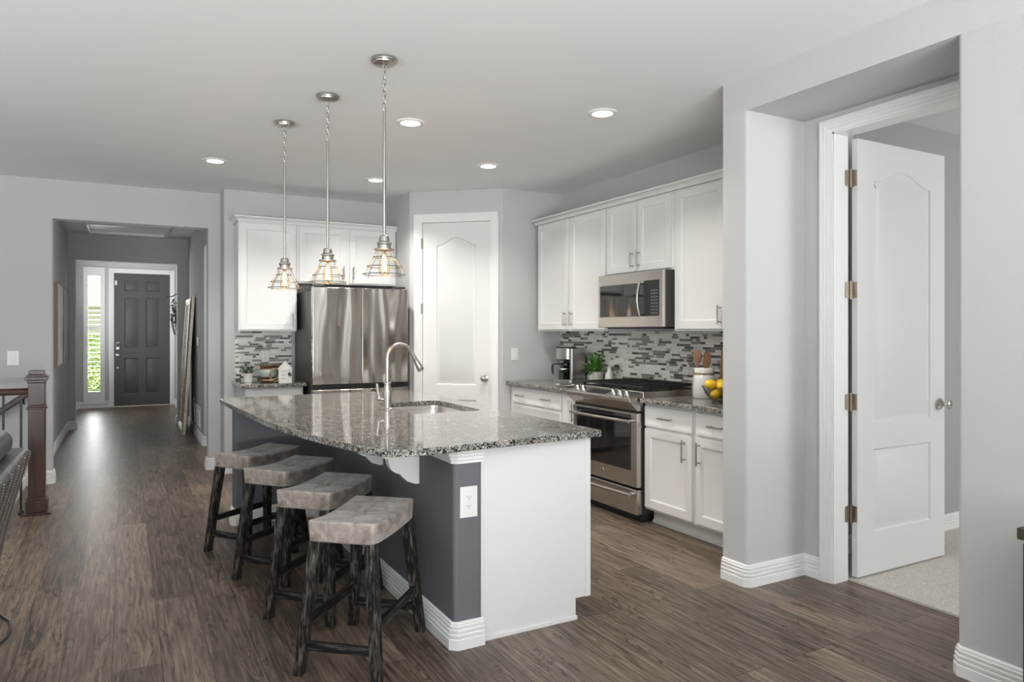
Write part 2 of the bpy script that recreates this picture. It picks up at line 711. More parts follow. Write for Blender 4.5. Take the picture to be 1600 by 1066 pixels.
M['blackglass'] = mat('black_glass', (0.010, 0.010, 0.011), 0.04, coat=0.5)
M['plastic_b'] = mat('black_plastic', (0.012, 0.012, 0.012), 0.35)
M['plastic_w'] = mat('white_plastic', (0.74, 0.74, 0.72), 0.35)
M['slot'] = mat('outlet_slot', (0.06, 0.06, 0.06), 0.6)
M['carpet'] = mat('carpet', (0.60, 0.56, 0.50), 0.95, bump=1.0, bscale=260, var=0.22, vscale=120)
M['suede'] = suede_mat()
M['seam'] = mat('seam_thread', (0.34, 0.30, 0.27), 0.8)
M['stoolwood'] = wood_mat('distressed_dark_wood', (0.010, 0.0085, 0.0075), (0.20, 0.175, 0.15), 0.6, (95, 95, 10), (0.48, 0.78), 0.9, 0.2)
M['stoolwood_x'] = wood_mat('distressed_dark_wood_crosswise', (0.010, 0.0085, 0.0075), (0.13, 0.115, 0.10), 0.6, (8, 75, 75), (0.50, 0.78), 0.9, 0.2)
M['stoolwood_y'] = wood_mat('distressed_dark_wood_lengthwise', (0.010, 0.0085, 0.0075), (0.13, 0.115, 0.10), 0.6, (75, 8, 75), (0.50, 0.78), 0.9, 0.2)
M['stairwood'] = wood_mat('stained_stair_wood', (0.014, 0.0058, 0.0036), (0.085, 0.037, 0.021), 0.3, (18, 18, 2.5), (0.3, 0.75), 0.1)
M['brownwood'] = wood_mat('dark_brown_wood', (0.028, 0.02, 0.012), (0.06, 0.044, 0.028), 0.5, (12, 12, 3))
M['spoonwood'] = wood_mat('spoon_wood', (0.22, 0.115, 0.07), (0.36, 0.21, 0.14), 0.6, (60, 60, 8))
M['boardwood'] = wood_mat('cutting_board_wood', (0.30, 0.17, 0.08), (0.5, 0.33, 0.18), 0.55, (60, 60, 5))
M['leather'] = mat('grey_leather', (0.072, 0.070, 0.068), 0.33, bump=0.6, bscale=160, var=0.2, vscale=8)
M['stitch'] = mat('pale_nailhead_metal', (0.42, 0.41, 0.39), 0.4, 0.3)
M['ceramic'] = mat('white_ceramic', (0.72, 0.71, 0.68), 0.25)
M['ceramic_s'] = mat('speckled_ceramic', (0.62, 0.60, 0.54), 0.6, var=0.12, vscale=40)
M['twine'] = mat('jute_twine', (0.30, 0.19, 0.11), 0.9)
M['leaf'] = mat('green_leaf', (0.085, 0.215, 0.04), 0.4, var=0.5, vscale=18)
M['sage'] = mat('grey_green_leaf', (0.12, 0.145, 0.11), 0.6, var=0.5, vscale=30)
M['glaze'] = mat('turquoise_brown_glaze', (0.36, 0.42, 0.36), 0.25, var=0.25, vscale=18)
M['glaze_b'] = mat('brown_glaze', (0.10, 0.05, 0.022), 0.3, var=0.5, vscale=25)
M['wicker'] = mat('tan_driftwood', (0.34, 0.25, 0.16), 0.7, var=0.35, vscale=30)
M['whitewood'] = mat('whitewashed_wood', (0.70, 0.69, 0.66), 0.6, var=0.05, vscale=25)
M['ink'] = mat('grey_ink', (0.22, 0.22, 0.22), 0.7)
M['lemon'] = mat('lemon_peel', (0.80, 0.50, 0.022), 0.42, bump=0.5, bscale=260, var=0.10, vscale=20)
M['glass'] = thin_glass('clear_glass', (0.96, 0.97, 0.965), 0.9)
M['shadeglass'] = thin_glass('clear_shade_glass', (0.975, 0.98, 0.98), 0.35)
M['bulbglass'] = thin_glass('amber_bulb_glass', (1.0, 0.90, 0.76), 0.6)
M['bowlglass'] = thin_glass('smoky_bowl_glass', (0.72, 0.74, 0.72), 1.2)
M['filament'] = emit('glowing_filament', (1.0, 0.55, 0.20), 60)
M['canlens'] = emit('downlight_lens', (1.0, 0.95, 0.88), 14)
M['lemonbowl'] = thin_glass('clear_bowl_glass', (0.84, 0.86, 0.85), 0.7)
M['mirror'] = mat('mirror_glass', (0.8, 0.8, 0.8), 0.02, 1.0)
M['mirrorframe'] = mat('silver_gilt_frame', (0.50, 0.44, 0.36), 0.35, 0.5, var=0.2, vscale=25)
M['canvas_wood'] = mat('pale_wood_frame', (0.33, 0.27, 0.20), 0.5)
M['lawn'] = mat('lawn_green', (0.33, 0.40, 0.16), 0.9, var=0.3, vscale=20)
M['bushleaf'] = mat('bush_leaf_green', (0.36, 0.50, 0.13), 0.6, var=0.35, vscale=6)
M['redroof'] = mat('faded_roof_red', (0.42, 0.27, 0.22), 0.8)
M['stucco'] = mat('pale_house_stucco', (0.62, 0.60, 0.55), 0.9)
M['grout'] = mat('grout', (0.58, 0.57, 0.54), 0.8)
M['t_white'] = mat('tile_white_glass', (0.80, 0.795, 0.76), 0.12)
M['t_cream'] = mat('tile_cream_stone', (0.66, 0.645, 0.60), 0.3)
M['t_grey'] = mat('tile_grey_stone', (0.27, 0.26, 0.245), 0.3, var=0.15, vscale=40)
M['t_dark'] = mat('tile_dark_slate', (0.085, 0.08, 0.078), 0.2, var=0.2, vscale=40)
M['t_tan'] = mat('tile_taupe', (0.21, 0.185, 0.155), 0.3, var=0.15, vscale=40)
M['display'] = mat('dark_display', (0.022, 0.02, 0.02), 0.15)
M['keys'] = mat('keypad_print', (0.22, 0.22, 0.22), 0.5)


def art_mat():
    m, nt, b = newmat('abstract_canvas_paint')
    L = nt.links.new
    tc = N(nt, 'ShaderNodeTexCoord')
    mp = N(nt, 'ShaderNodeMapping')
    mp.inputs['Scale'].default_value = (9, 1, 2.4)
    L(tc.outputs['Object'], mp.inputs[0])
    n = N(nt, 'ShaderNodeTexNoise', i_Scale=1.0, i_Detail=4.0, i_Distortion=1.2)
    L(mp.outputs[0], n.inputs['Vector'])
    r = N(nt, 'ShaderNodeValToRGB')
    e = r.color_ramp.elements
    e[0].position = 0.30
    e[0].color = (0.03, 0.03, 0.03, 1)
    e[1].position = 0.72
    e[1].color = (0.62, 0.62, 0.60, 1)
    q = e.new(0.52)
    q.color = (0.19, 0.18, 0.17, 1)
    q = e.new(0.60)
    q.color = (0.25, 0.24, 0.22, 1)
    L(n.outputs[0], r.inputs[0])
    L(r.outputs[0], b.inputs['Base Color'])
    b.inputs['Roughness'].default_value = 0.4
    return m


M['art'] = art_mat()

# ------------------------------------------------------------------ room shell
CH = 2.74
fl = MB()
fl.box(-4.2, -3.0, -0.06, 3.49, 6.46, 0)
fl.box(-0.77, 6.46, -0.06, 3.83, 7.55, 0)
fl.box(3.49, 2.87, -0.06, 3.83, 6.46, 0)
fl.box(-4.2, 6.46, -0.06, -3.2, 7.55, 0)
fl.box(-1.0, 7.55, -0.06, 2.0, 14.76, 0)
struct(fl.build('floor', M['floor'], weld=0), 'dark greyish brown wood plank floor running down the hall', 'floor')
cp = MB().box(3.49, -1.0, -0.06, 7.6, 2.80, 0.012)
struct(cp.build('floor_bedroom', M['carpet']), 'beige carpet floor beyond the open white door', 'carpet')
ce = MB().box(-4.3, -3.1, CH, 7.7, 14.9, CH + 0.1)
struct(ce.build('ceiling', M['ceil']), 'pale grey textured ceiling with round recessed lights', 'ceiling')

BN = 0.022
# right wall: near block, column, header above the niche, bedroom walls
wr = MB()
wr.prism(round_poly([(2.92, -3.0), (3.49, -3.0), (3.49, 1.70), (3.37, 1.70), (3.37, 1.612), (2.92, 1.612)], {5: BN}), 0, 2.555)
wr.prism(round_poly([(2.92, 2.695), (3.37, 2.695), (3.37, 2.515), (3.49, 2.515), (3.49, 2.80), (3.95, 2.80), (3.95, 2.87), (2.92, 2.87)], {0: BN}), 0, 2.555)
wr.box(2.92, -3.0, 2.555, 3.49, 2.87, CH)
wr.box(3.37, 1.70, 2.455, 3.49, 2.515, 2.555)
wr.box(3.49, 2.80, 2.555, 3.95, 2.87, CH)
struct(wr.build('wall_right', M['wall'], weld=0), 'light grey wall with recessed door niche and rounded corners', 'wall')
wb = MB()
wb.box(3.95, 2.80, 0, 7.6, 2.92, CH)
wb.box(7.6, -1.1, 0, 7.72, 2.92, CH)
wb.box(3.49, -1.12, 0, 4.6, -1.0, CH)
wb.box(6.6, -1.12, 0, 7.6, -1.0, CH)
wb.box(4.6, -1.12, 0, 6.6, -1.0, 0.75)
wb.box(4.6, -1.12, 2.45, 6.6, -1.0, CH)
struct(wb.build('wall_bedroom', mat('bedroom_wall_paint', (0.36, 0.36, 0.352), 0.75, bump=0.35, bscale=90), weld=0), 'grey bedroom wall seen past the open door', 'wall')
# range wall and short wall, pantry diagonal
wk = MB().box(3.83, 2.87, 0, 3.95, 6.07, CH)
struct(wk.build('wall_range', M['wall']), 'grey kitchen wall behind the range and cabinets', 'wall')
A2 = Vector((2.46, 6.572))
B2 = Vector((3.17, 5.95))
T2 = (B2 - A2).normalized()
N2 = Vector((-T2.y, T2.x))
PANG = math.atan2(T2.y, T2.x)


def dg(s, d=0.0):
    p = A2 + T2 * s + N2 * d
    return (p.x, p.y)


wp = MB()
wp.prism(round_poly([(2.46, 7.27), (2.46, 6.572), dg(0.118), dg(0.118, 0.12), (2.58, 6.65), (2.58, 7.27)], {1: BN}), 0, CH)
wp.prism(round_poly([dg(0.836), (3.17, 5.95), (3.83, 5.95), (3.83, 6.07), (3.21, 6.07), dg(0.836, 0.12)], {1: BN}), 0, CH)
wp.prism([dg(0.118), dg(0.836), dg(0.836, 0.12), dg(0.118, 0.12)], 2.45, CH)
struct(wp.build('wall_pantry', M['wall'], weld=0), 'angled grey pantry wall in the kitchen corner', 'wall')
# fridge wall with jog, hall front wall
wf = MB()
wf.prism(round_poly([(0.835, 7.27), (2.58, 7.27), (2.58, 7.39), (0.955, 7.39), (0.955, 7.68), (0.721, 7.68), (0.721, 7.55), (0.835, 7.55)], {0: BN, 6: 0.012}), 0, 2.39)
wf.prism(round_poly([(0.835, 7.27), (2.58, 7.27), (2.58, 7.39), (0.955, 7.39), (0.955, 7.68), (0.721, 7.68), (0.721, 7.55), (0.835, 7.55)], {0: BN}), 2.39, CH)
struct(wf.build('wall_kitchen', M['wall'], weld=0), 'grey wall behind refrigerator and small counter', 'wall')
wh = MB()
wh.prism(round_poly([(-4.3, 7.55), (-0.571, 7.55), (-0.571, 7.68), (-4.3, 7.68)], {1: 0.012}), -1.5, 2.39)
wh.box(-4.3, 7.55, 2.39, 0.721, 7.68, CH)
struct(wh.build('wall_hall_front', M['wall'], weld=0), 'grey wall with the wide hallway opening', 'wall')
wl = MB()
wl.box(-0.82, 7.68, 0, -0.70, 11.56, CH)
struct(wl.build('wall_hall_left', M['wall']), 'shaded grey hall wall with canvas pictures', 'wall')
wq = MB()
wq.box(0.83, 9.15, 0, 0.95, 11.56, CH)
wq.box(0.83, 7.68, 2.38, 0.95, 9.15, CH)
wq.box(0.95, 9.15, 0, 2.0, 9.27, CH)
wq.box(2.0, 7.39, 0, 2.12, 9.27, CH)
wq.box(0.955, 7.56, 0, 2.0, 7.68, CH)
struct(wq.build('wall_hall_right', M['wall'], weld=0), 'shaded grey hall wall behind the leaning mirror', 'wall')
wa = MB()
wa.box(-0.87, 11.56, 0, -0.603, 11.69, 2.37)
wa.box(0.683, 11.56, 0, 0.95, 11.69, 2.37)
wa.box(-0.87, 11.56, 2.37, 0.95, 11.69, CH)
struct(wa.build('wall_entry_arch', M['wall'], weld=0), 'grey hall wall with squared opening into the entry', 'wall')
we = MB()
we.box(-0.87, 11.69, 0, -0.75, 12.55, CH)
we.box(-0.87, 13.85, 0, -0.75, 14.64, CH)
we.box(-0.87, 12.55, 0, -0.75, 13.85, 0.7)  # opening out of view, added to go with the entry fill lamp
we.box(-0.87, 12.55, 2.3, -0.75, 13.85, CH)
we.box(0.83, 11.69, 0, 0.95, 14.64, CH)
we.box(-0.87, 14.64, 0, -0.585, 14.78, CH)
we.box(-0.375, 14.64, 0, -0.185, 14.78, CH)
we.box(-0.585, 14.64, 0, -0.375, 14.78, 0.29)
we.box(-0.585, 14.64, 2.36, -0.375, 14.78, CH)
we.box(-0.185, 14.64, 2.445, 0.755, 14.78, CH)
we.box(0.755, 14.64, 0, 0.95, 14.78, CH)
struct(we.build('wall_entry', M['wall'], weld=0), 'grey entry walls around the dark front door', 'wall')
# living room behind the camera
wx = MB()
wx.box(-4.3, -3.12, 0, -3.2, -3.0, CH)
wx.box(1.8, -3.12, 0, 2.92, -3.0, CH)
wx.box(-3.2, -3.12, 0, 1.8, -3.0, 0.55)
wx.box(-3.2, -3.12, 2.48, 1.8, -3.0, CH)
struct(wx.build('wall_back', M['wall'], weld=0), 'grey living room wall with wide windows', 'wall')
wy = MB()
wy.box(-4.32, -3.0, 0, -4.2, 0.1, CH)
wy.box(-4.32, 4.7, -1.5, -4.2, 7.55, CH)
wy.box(-4.32, 0.1, 0, -4.2, 4.7, 0.55)
wy.box(-4.32, 0.1, 2.48, -4.2, 4.7, CH)
struct(wy.build('wall_left', M['wall'], weld=0), 'grey living room side wall with windows', 'wall')
wn = MB()
for i in range(4):
    xm = -3.2 + 5.0 * i / 3
    wn.box(xm - 0.04, -2.96, 0.55, xm + 0.04, -2.86, 2.48)
    if i < 3:
        wn.box(xm + 0.8, -2.93, 0.55, xm + 0.86, -2.87, 2.48)
wn.box(-3.2, -2.96, 0.5, 1.8, -2.86, 0.58)
wn.box(-3.2, -2.96, 2.45, 1.8, -2.86, 2.52)
wn.box(-3.2, -2.93, 1.5, 1.8, -2.87, 1.56)
struct(wn.build('window_2', M['trim'], weld=0), 'white framed wide living room window', 'window')
wn = MB()
for i in range(4):
    ym = 0.1 + 4.6 * i / 3
    wn.box(-4.16, ym - 0.04, 0.55, -4.06, ym + 0.04, 2.48)
wn.box(-4.16, 0.1, 0.5, -4.06, 4.7, 0.58)
wn.box(-4.16, 0.1, 2.45, -4.06, 4.7, 2.52)
wn.box(-4.13, 0.1, 1.5, -4.07, 4.7, 1.56)
struct(wn.build('window_3', M['trim'], weld=0), 'white framed side window of the living room', 'window')
# stairwell
sw = MB()
for i in range(6):
    sw.box(-0.80 - 0.27 * (i + 1), 6.46, -0.19 * (i + 1) - 0.04, -0.80 - 0.27 * i, 7.55, -0.19 * (i + 1))
    sw.box(-0.80 - 0.27 * (i + 1), 6.46, -1.5, -0.80 - 0.27 * i, 7.55, -0.19 * (i + 1) - 0.05)
sw.box(-3.2, 6.40, -1.5, -0.77, 6.46, -0.06)
struct(sw.build('stairs', M['carpet'], weld=0), 'stairs descending behind the wooden railing', 'stairs')
sk = MB().box(-0.80, 6.46, -0.19, -0.765, 7.55, 0.085)
struct(sk.build('trim_5', M['trim'], bevel=0.004), 'white skirt board at the top of the stairs', 'trim')

# baseboards: profile (out, z)
BP = [(0, 0), (0.020, 0), (0.020, 0.044), (0.016, 0.047), (0.0185, 0.051), (0.0185, 0.064), (0.0135, 0.067), (0.016, 0.071), (0.016, 0.083), (0.011, 0.086), (0.0135, 0.090), (0.0135, 0.100), (0.009, 0.103), (0.010, 0.107), (0.008, 0.114), (0.004, 0.117), (0, 0.117)]
bd = MB()


def base(path):
    bd.sweep(path, BP)


base([(3.37, 2.583), (3.37, 2.695), (2.938, 2.695), (2.92, 2.713), (2.92, 2.87)][::-1])
struct(bd.build('baseboard_column', M['trim'], weld=0), 'white stepped baseboard around the wall column', 'baseboard')
bd = MB()
base([(3.37, 1.612), (2.938, 1.612), (2.92, 1.594), (2.92, -3.0)])
struct(bd.build('baseboard_right', M['trim'], weld=0), 'white stepped baseboard on the near grey wall', 'baseboard')
bd = MB()
base([(3.49, 2.80), (7.6, 2.80)])
struct(bd.build('baseboard_bedroom', M['trim'], weld=0), 'white baseboard above the beige carpet', 'baseboard')
bd = MB()
base([(0.721, 7.68), (0.721, 7.562), (0.733, 7.55), (0.835, 7.55), (0.835, 7.292), (0.853, 7.27), (0.94, 7.27)])
struct(bd.build('baseboard_kitchen', M['trim'], weld=0), 'white baseboard at the hall opening beside the kitchen', 'baseboard')
bd = MB()
base([(-0.765, 7.55), (-0.583, 7.55), (-0.571, 7.562), (-0.571, 7.68)])
struct(bd.build('baseboard_hall_front', M['trim'], weld=0), 'white baseboard behind the newel post', 'baseboard')
bd = MB()
base([(-0.70, 7.68), (-0.70, 11.56), (-0.603, 11.56), (-0.603, 11.69)])
struct(bd.build('baseboard_hall_left', M['trim'], weld=0), 'white baseboard along the hall below the pictures', 'baseboard')
bd = MB()
base([(0.683, 11.69), (0.683, 11.56), (0.83, 11.56), (0.83, 9.15), (0.95, 9.15)])
struct(bd.build('baseboard_hall_right', M['trim'], weld=0), 'white baseboard along the hall beneath the mirror', 'baseboard')
bd = MB()
base([(-0.75, 11.69), (-0.75, 14.64), (-0.255, 14.64)])
bd.sweep([(0.83, 14.63), (0.83, 11.69)], BP)
struct(bd.build('baseboard_entry', M['trim'], weld=0), 'white baseboard beside the front door', 'baseboard')


def casing(name, label, s0, s1, H, prof, frame, loc, rz, jamb=None):
    """door casing in a local frame: x along wall, wall face y=0, front -y"""
    mb = MB()
    pts = [(s0, 0), (s0, H), (s1, H), (s1, 0)]
    k = len(prof)
    vs, fs = [], []
    offs = [(-1, 0), (-1, 1), (1, 1), (1, 0)]
    for (x, z), (ax, az) in zip(pts, offs):
        for o, t in prof:
            vs.append((x + ax * o, -t, z + az * o))
    for i in range(3):
        for q in range(k):
            q2 = (q + 1) % k
            fs.append((i * k + q, (i + 1) * k + q, (i + 1) * k + q2, i * k + q2))
    fs.append(list(range(k)))
    fs.append([3 * k + q for q in range(k)][::-1])
    mb.add(vs, fs)
    if jamb:
        mb.box(s0, -0.004, 0, s0 + 0.014, jamb, H)
        mb.box(s1 - 0.014, -0.004, 0, s1, jamb, H)
        mb.box(s0, -0.004, H - 0.014, s1, jamb, H)
    o = mb.build(name, M['trim'], weld=0, loc=loc, rz=rz, angle=25)
    return struct(o, label, 'door trim')


CP = [(-0.004, 0), (-0.004, 0.010), (0.012, 0.013), (0.014, 0.017), (0.030, 0.017), (0.032, 0.021), (0.05, 0.021), (0.052, 0.024), (0.066, 0.022), (0.07, 0.015), (0.07, 0)]
# bedroom opening: facing -X; local x runs along -Y
casing('trim_1', 'wide white casing around the bedroom doorway', 0, 0.815, 2.455, CP, None, (3.37, 2.515, 0), R(-90), jamb=0.115)
casing('trim_2', 'white casing around the pantry door', 0.118, 0.836, 2.45, CP, None, (A2.x, A2.y, 0), PANG, jamb=0.1)
casing('trim_3', 'white casing around the dark front door', -0.185, 0.755, 2.445, CP, None, (0, 14.64, 0), 0, jamb=0.1)


def knob(parent, x, z, y=0.0, name='door_knob', mt=None):
    mb = MB()
    Mx = Matrix.Translation((x, y, z)) @ Matrix.Rotation(R(90), 4, 'X')
    mb.lathe([(0.0, 0.0), (0.033, 0.0), (0.033, 0.006), (0.012, 0.012), (0.011, 0.03), (0.022, 0.038), (0.029, 0.05), (0.027, 0.062), (0.012, 0.068), (0, 0.069)], 24, (0, 0, 0), Mx)
    return mb.build(name, mt or M['chrome'], parent, angle=60)


# two-panel arch-top doors
def arch_door(W, H, T):
    px0, px1 = 0.135, W - 0.135
    mb = MB()
    pan = [arch(px0, 0.83, px1, H - 0.21, 0.075), rect(px0, 0.225, px1, 0.70)]
    panel_slab(mb, W, H, T, pan, [(0.008, 0.001), (0.016, 0.010), (0.026, 0.010), (0.048, 0.001)])
    return mb


def hinge(parent, z):
    """butt hinge: knuckle between the jamb face (local y 0.039) and the door edge (local x 0)"""
    mb = MB()
    mb.lathe([(0, -0.046), (0.007, -0.046), (0.007, 0.046), (0, 0.046)], 12, (-0.012, 0.031, z))
    for zz in (-0.050, 0.045):
        mb.lathe([(0, zz), (0.0088, zz), (0.0088, zz + 0.005), (0, zz + 0.005)], 12, (-0.012, 0.031, z))
    mb.prism(round_poly(rect(-0.036, -0.044, 0.0, 0.044), {0: 0.009, 3: 0.009}), 0, 0.003, Matrix.Translation((-0.0165, 0.0385, z)) @ Matrix.Rotation(R(90), 4, 'X'))
    mb.box(-0.003, 0.0025, z - 0.044, -0.0002, 0.031, z + 0.044)
    mb.box(-0.012, 0.026, z - 0.044, -0.003, 0.031, z + 0.044)
    return mb.build('hinge', M['brass'], parent, weld=0)


# bedroom door, swung open into the bedroom; local x along +X, front faces -Y
d1 = struct(thing('door_1', 'open white two panel door with arched upper panel', 'door', (3.51, 2.462, 0.022)), 'open white two panel door with arched upper panel', 'door')
arch_door(0.82, 2.405, 0.035).build('door_slab', M['door'], d1, bevel=0.002)
knob(d1, 0.765, 0.915)
for z in (2.19, 1.575, 0.96, 0.345):
    hinge(d1, z)
# pantry door, closed
d2 = struct(thing('door_2', 'closed white pantry door with arched upper panel', 'door', (*dg(0.134, 0.012), 0.012), PANG), 'closed white pantry door with arched upper panel', 'door')
arch_door(0.686, 2.42, 0.035).build('door_slab', M['door'], d2)
knob(d2, 0.63, 0.905)
for z in (2.22, 1.58, 0.35):
    mb = MB().lathe([(0.008, -0.05), (0.008, 0.05)], 10, (-0.006, -0.012, z))
    mb.build('hinge', M['brass'], d2)
# front door, dark, six panels
d3 = struct(thing('door_3', 'dark grey six panel front door with keypad lock', 'door', (-0.171, 14.65, 0.01)), 'dark grey six panel front door with keypad lock', 'door')
mb = MB()
pn = []
for x0, x1 in ((0.165, 0.395), (0.515, 0.745)):
    pn += [rect(x0, 0.22, x1, 0.87), rect(x0, 1.06, x1, 1.975), rect(x0, 2.10, x1, 2.285)]
panel_slab(mb, 0.912, 2.425, 0.045, pn, [(0.014, 0.013), (0.022, 0.013), (0.040, 0.001)])
mb.build('door_slab', M['frontdoor'], d3)
mb = MB()
mb.box(0.028, -0.03, 1.02, 0.092, 0.0, 1.17)
kp = mb.build('keypad_lock', M['nickel'], d3, bevel=0.012)
MB().box(0.038, -0.034, 1.08, 0.082, -0.029, 1.15).build('keypad', M['plastic_b'], kp, bevel=0.004)
knob(d3, 0.058, 0.925)
mb = MB().lathe([(0.0, 0), (0.018, 0), (0.018, 0.008), (0.0, 0.01)], 14, (0, 0, 0), Matrix.Translation((0.058, 0, 0.70)) @ Matrix.Rotation(R(90), 4, 'X'))
mb.build('peephole_cap', M['plastic_w'], d3)
MB().box(0.014, -0.012, 2.20, 0.05, 0.0, 2.28).build('door_sensor', M['plastic_w'], d3, bevel=0.002)

# sidelight window with plantation shutter
win = struct(thing('window_1', 'tall narrow entry window with white louvered shutter', 'window', (-0.48, 14.64, 0)), 'tall narrow entry window with white louvered shutter', 'window')
mb = MB()
mb.box(-0.165, -0.03, 0.07, -0.095, 0.0, 2.52)
mb.box(0.095, -0.03, 0.07, 0.165, 0.0, 2.52)
mb.box(-0.095, -0.03, 2.36, 0.095, 0.0, 2.52)
mb.box(-0.095, -0.03, 0.07, 0.095, 0.0, 0.29)
mb.build('shutter_frame', M['trim'], win, weld=0)
mb = MB()
nl = 25
for i in range(nl):
    z = 0.335 + (2.33 - 0.335) * i / (nl - 1)
    Mx = Matrix.Translation((0, 0.03, z)) @ Matrix.Rotation(R(-12), 4, 'X')
    mb.box(-0.094, -0.03, -0.0045, 0.094, 0.03, 0.0045, Mx)
mb.box(-0.1, 0.01, 1.40, 0.1, 0.045, 1.46)
mb.build('shutter_louvers', M['trim'], win)
MB().box(-0.1, 0.10, 0.29, 0.1, 0.105, 2.36).build('pane', M['glass'], win)
# outdoors beyond the entry
g = MB().box(-8, 14.9, -0.3, 8, 40, -0.15)
struct(g.build('ground', M['lawn']), 'sunlit green lawn outside the entry window', 'lawn')
random.seed(4)
mb = MB()
for i in range(2600):
    a, b_, r_ = random.uniform(0, 2 * PI), math.acos(random.uniform(-1, 1)), random.uniform(0.6, 1) ** 0.5
    p = Vector((math.sin(b_) * math.cos(a) * 0.8 * r_, math.sin(b_) * math.sin(a) * 0.8 * r_, math.cos(b_) * 0.75 * r_))
    q = Matrix.Rotation(random.uniform(0, 6), 3, 'Z') @ Matrix.Rotation(random.uniform(-1, 1), 3, 'X')
    s_ = random.uniform(0.03, 0.06)
    mb.add([tuple(p + q @ Vector(v)) for v in ((-s_, 0, 0), (0, -s_ * 0.5, 0.01), (s_ * 1.2, 0, 0), (0, s_ * 0.5, 0.01))], [(0, 1, 2, 3)])
bush = tag(mb.build('garden_bush', M['bushleaf'], weld=0, loc=(-0.9, 18.2, 0.62)), 'bright green garden bush outside the shuttered entry window', 'bush')
hs = thing('neighbour_house', 'pale house with red roof far beyond the entry window', 'house', (-1.5, 34, -0.2))
MB().box(-5, 0, 0, 5, 5, 2.6).build('house_wall', M['stucco'], hs)
mb = MB()
mb.add([(-5.4, -0.4, 2.6), (5.4, -0.4, 2.6), (5.4, 5.4, 2.6), (-5.4, 5.4, 2.6), (-5.4, 2.5, 4.2), (5.4, 2.5, 4.2)], [(0, 1, 5, 4), (2, 3, 4, 5), (1, 2, 5), (3, 0, 4), (0, 3, 2, 1)])
mb.build('roof', M['redroof'], hs, smooth=False)

# attic hatch in the hall ceiling
hh = thing('attic_hatch', 'white framed attic hatch in the hall ceiling', 'hatch', (0.045, 10.6, CH))
mb = MB()
mb.sweep([(-0.44, -0.42), (0.44, -0.42), (0.44, 0.42), (-0.44, 0.42)], [(0, 0), (0.06, 0), (0.06, -0.02), (0.03, -0.045), (0, -0.05)], closed=True)
mb.build('hatch_frame', M['trim'], hh)
MB().box(-0.44, -0.42, -0.012, 0.44, 0.42, 0.0).build('hatch_panel', M['trim'], hh)

# ------------------------------------------------------------------ cabinets
SHAKER = [(0.006, 0.004), (0.010, 0.008), (0.014, 0.009)]


def pull(parent, x, z, length=0.13, vertical=True, name='handle'):
    mb = MB()
    h = length / 2
    a, b_ = ((x, -0.032, z - h), (x, -0.032, z + h)) if vertical else ((x - h, -0.032, z), (x + h, -0.032, z))
    mb.tube([a, b_], 0.0055, 10)
    for k in (-0.74, 0.74):
        p = (x, 0, z + k * h) if vertical else (x + k * h, 0, z)
        mb.tube([(p[0], 0.0, p[2]), (p[0], -0.032, p[2])], 0.0045, 8)
    return mb.build(name, M['pull'], parent)


def cab_door(parent, x0, x1, z0, z1, hx=None, hz=None, hl=0.13, name='door', fr=0.055):
    mb = MB()
    W, H = x1 - x0, z1 - z0
    panel_slab(mb, W, H, 0.019, [rect(fr, fr, W - fr, H - fr)], SHAKER, x0, 0, z0)
    d = mb.build(name, M['cab'], parent, bevel=0.0015)
    if hx is not None:
        pull(d, hx, hz, hl)
    return d


def cab_drawer(parent, x0, x1, z0, z1, hx=(), hl=0.13):
    mb = MB()
    W, H = x1 - x0, z1 - z0
    panel_slab(mb, W, H, 0.019, [rect(0.012, 0.012, W - 0.012, H - 0.012)], [(0.004, -0.0), (0.008, 0.002)], x0, 0, z0)
    d = mb.build('drawer', M['cab'], parent, bevel=0.002)
    for h in hx:
        pull(d, h, (z0 + z1) / 2, hl, False)
    return d


# upper cabinets on the range wall (local x = -Y, front faces -X)
XU = 3.50


def upper(name, label, y_left, y_right, z0, doors, handles, group):
    W = y_left - y_right
    t = thing(name, label, 'cabinet', (XU, y_left, z0), R(-90), group)
    MB().box(0.0, 0.019, 0, W, 0.328, 2.40 - z0).build('body', M['cab'], t, bevel=0.002)
    for (x0, x1), hx in zip(doors, handles):
        cab_door(t, x0, x1, 0.016, 2.385 - z0, hx, 0.11 if hx is not None else None)
    return t


upper('wall_cabinet', 'tall white two door wall cabinet at the kitchen corner above the coffee maker', 5.872, 4.752, 1.372, [(0.03, 0.548), (0.588, 1.108)], [0.52, 0.618], 'white wall cabinets over the range counter')
upper('wall_cabinet', 'short white two door wall cabinet directly above the microwave', 4.75, 3.937, 1.823, [(0.018, 0.39), (0.412, 0.788)], [0.36, 0.44], 'white wall cabinets over the range counter')
upper('wall_cabinet', 'tall white wall cabinet above the lemon bowl and crock', 3.935, 2.885, 1.372, [(0.03, 0.505), (0.545, 1.02)], [0.475, 0.575], 'white wall cabinets over the range counter')
CR = [(0, 0), (0, -0.045), (-0.004, -0.045), (-0.008, -0.03), (-0.02, -0.016), (-0.038, -0.008), (-0.04, 0.004), (0, 0.004)]
CR = [(-o, z) for o, z in CR]
mb = MB()
mb.sweep([(3.83, 5.885), (3.50, 5.885), (3.50, 2.885)], [(o, 2.442 + z) for o, z in CR])
mb.box(3.50, 2.885, 2.401, 3.83, 5.885, 2.42)
struct(mb.build('trim_6', M['cab'], weld=0), 'white crown moulding topping the range wall cabinets', 'crown moulding')

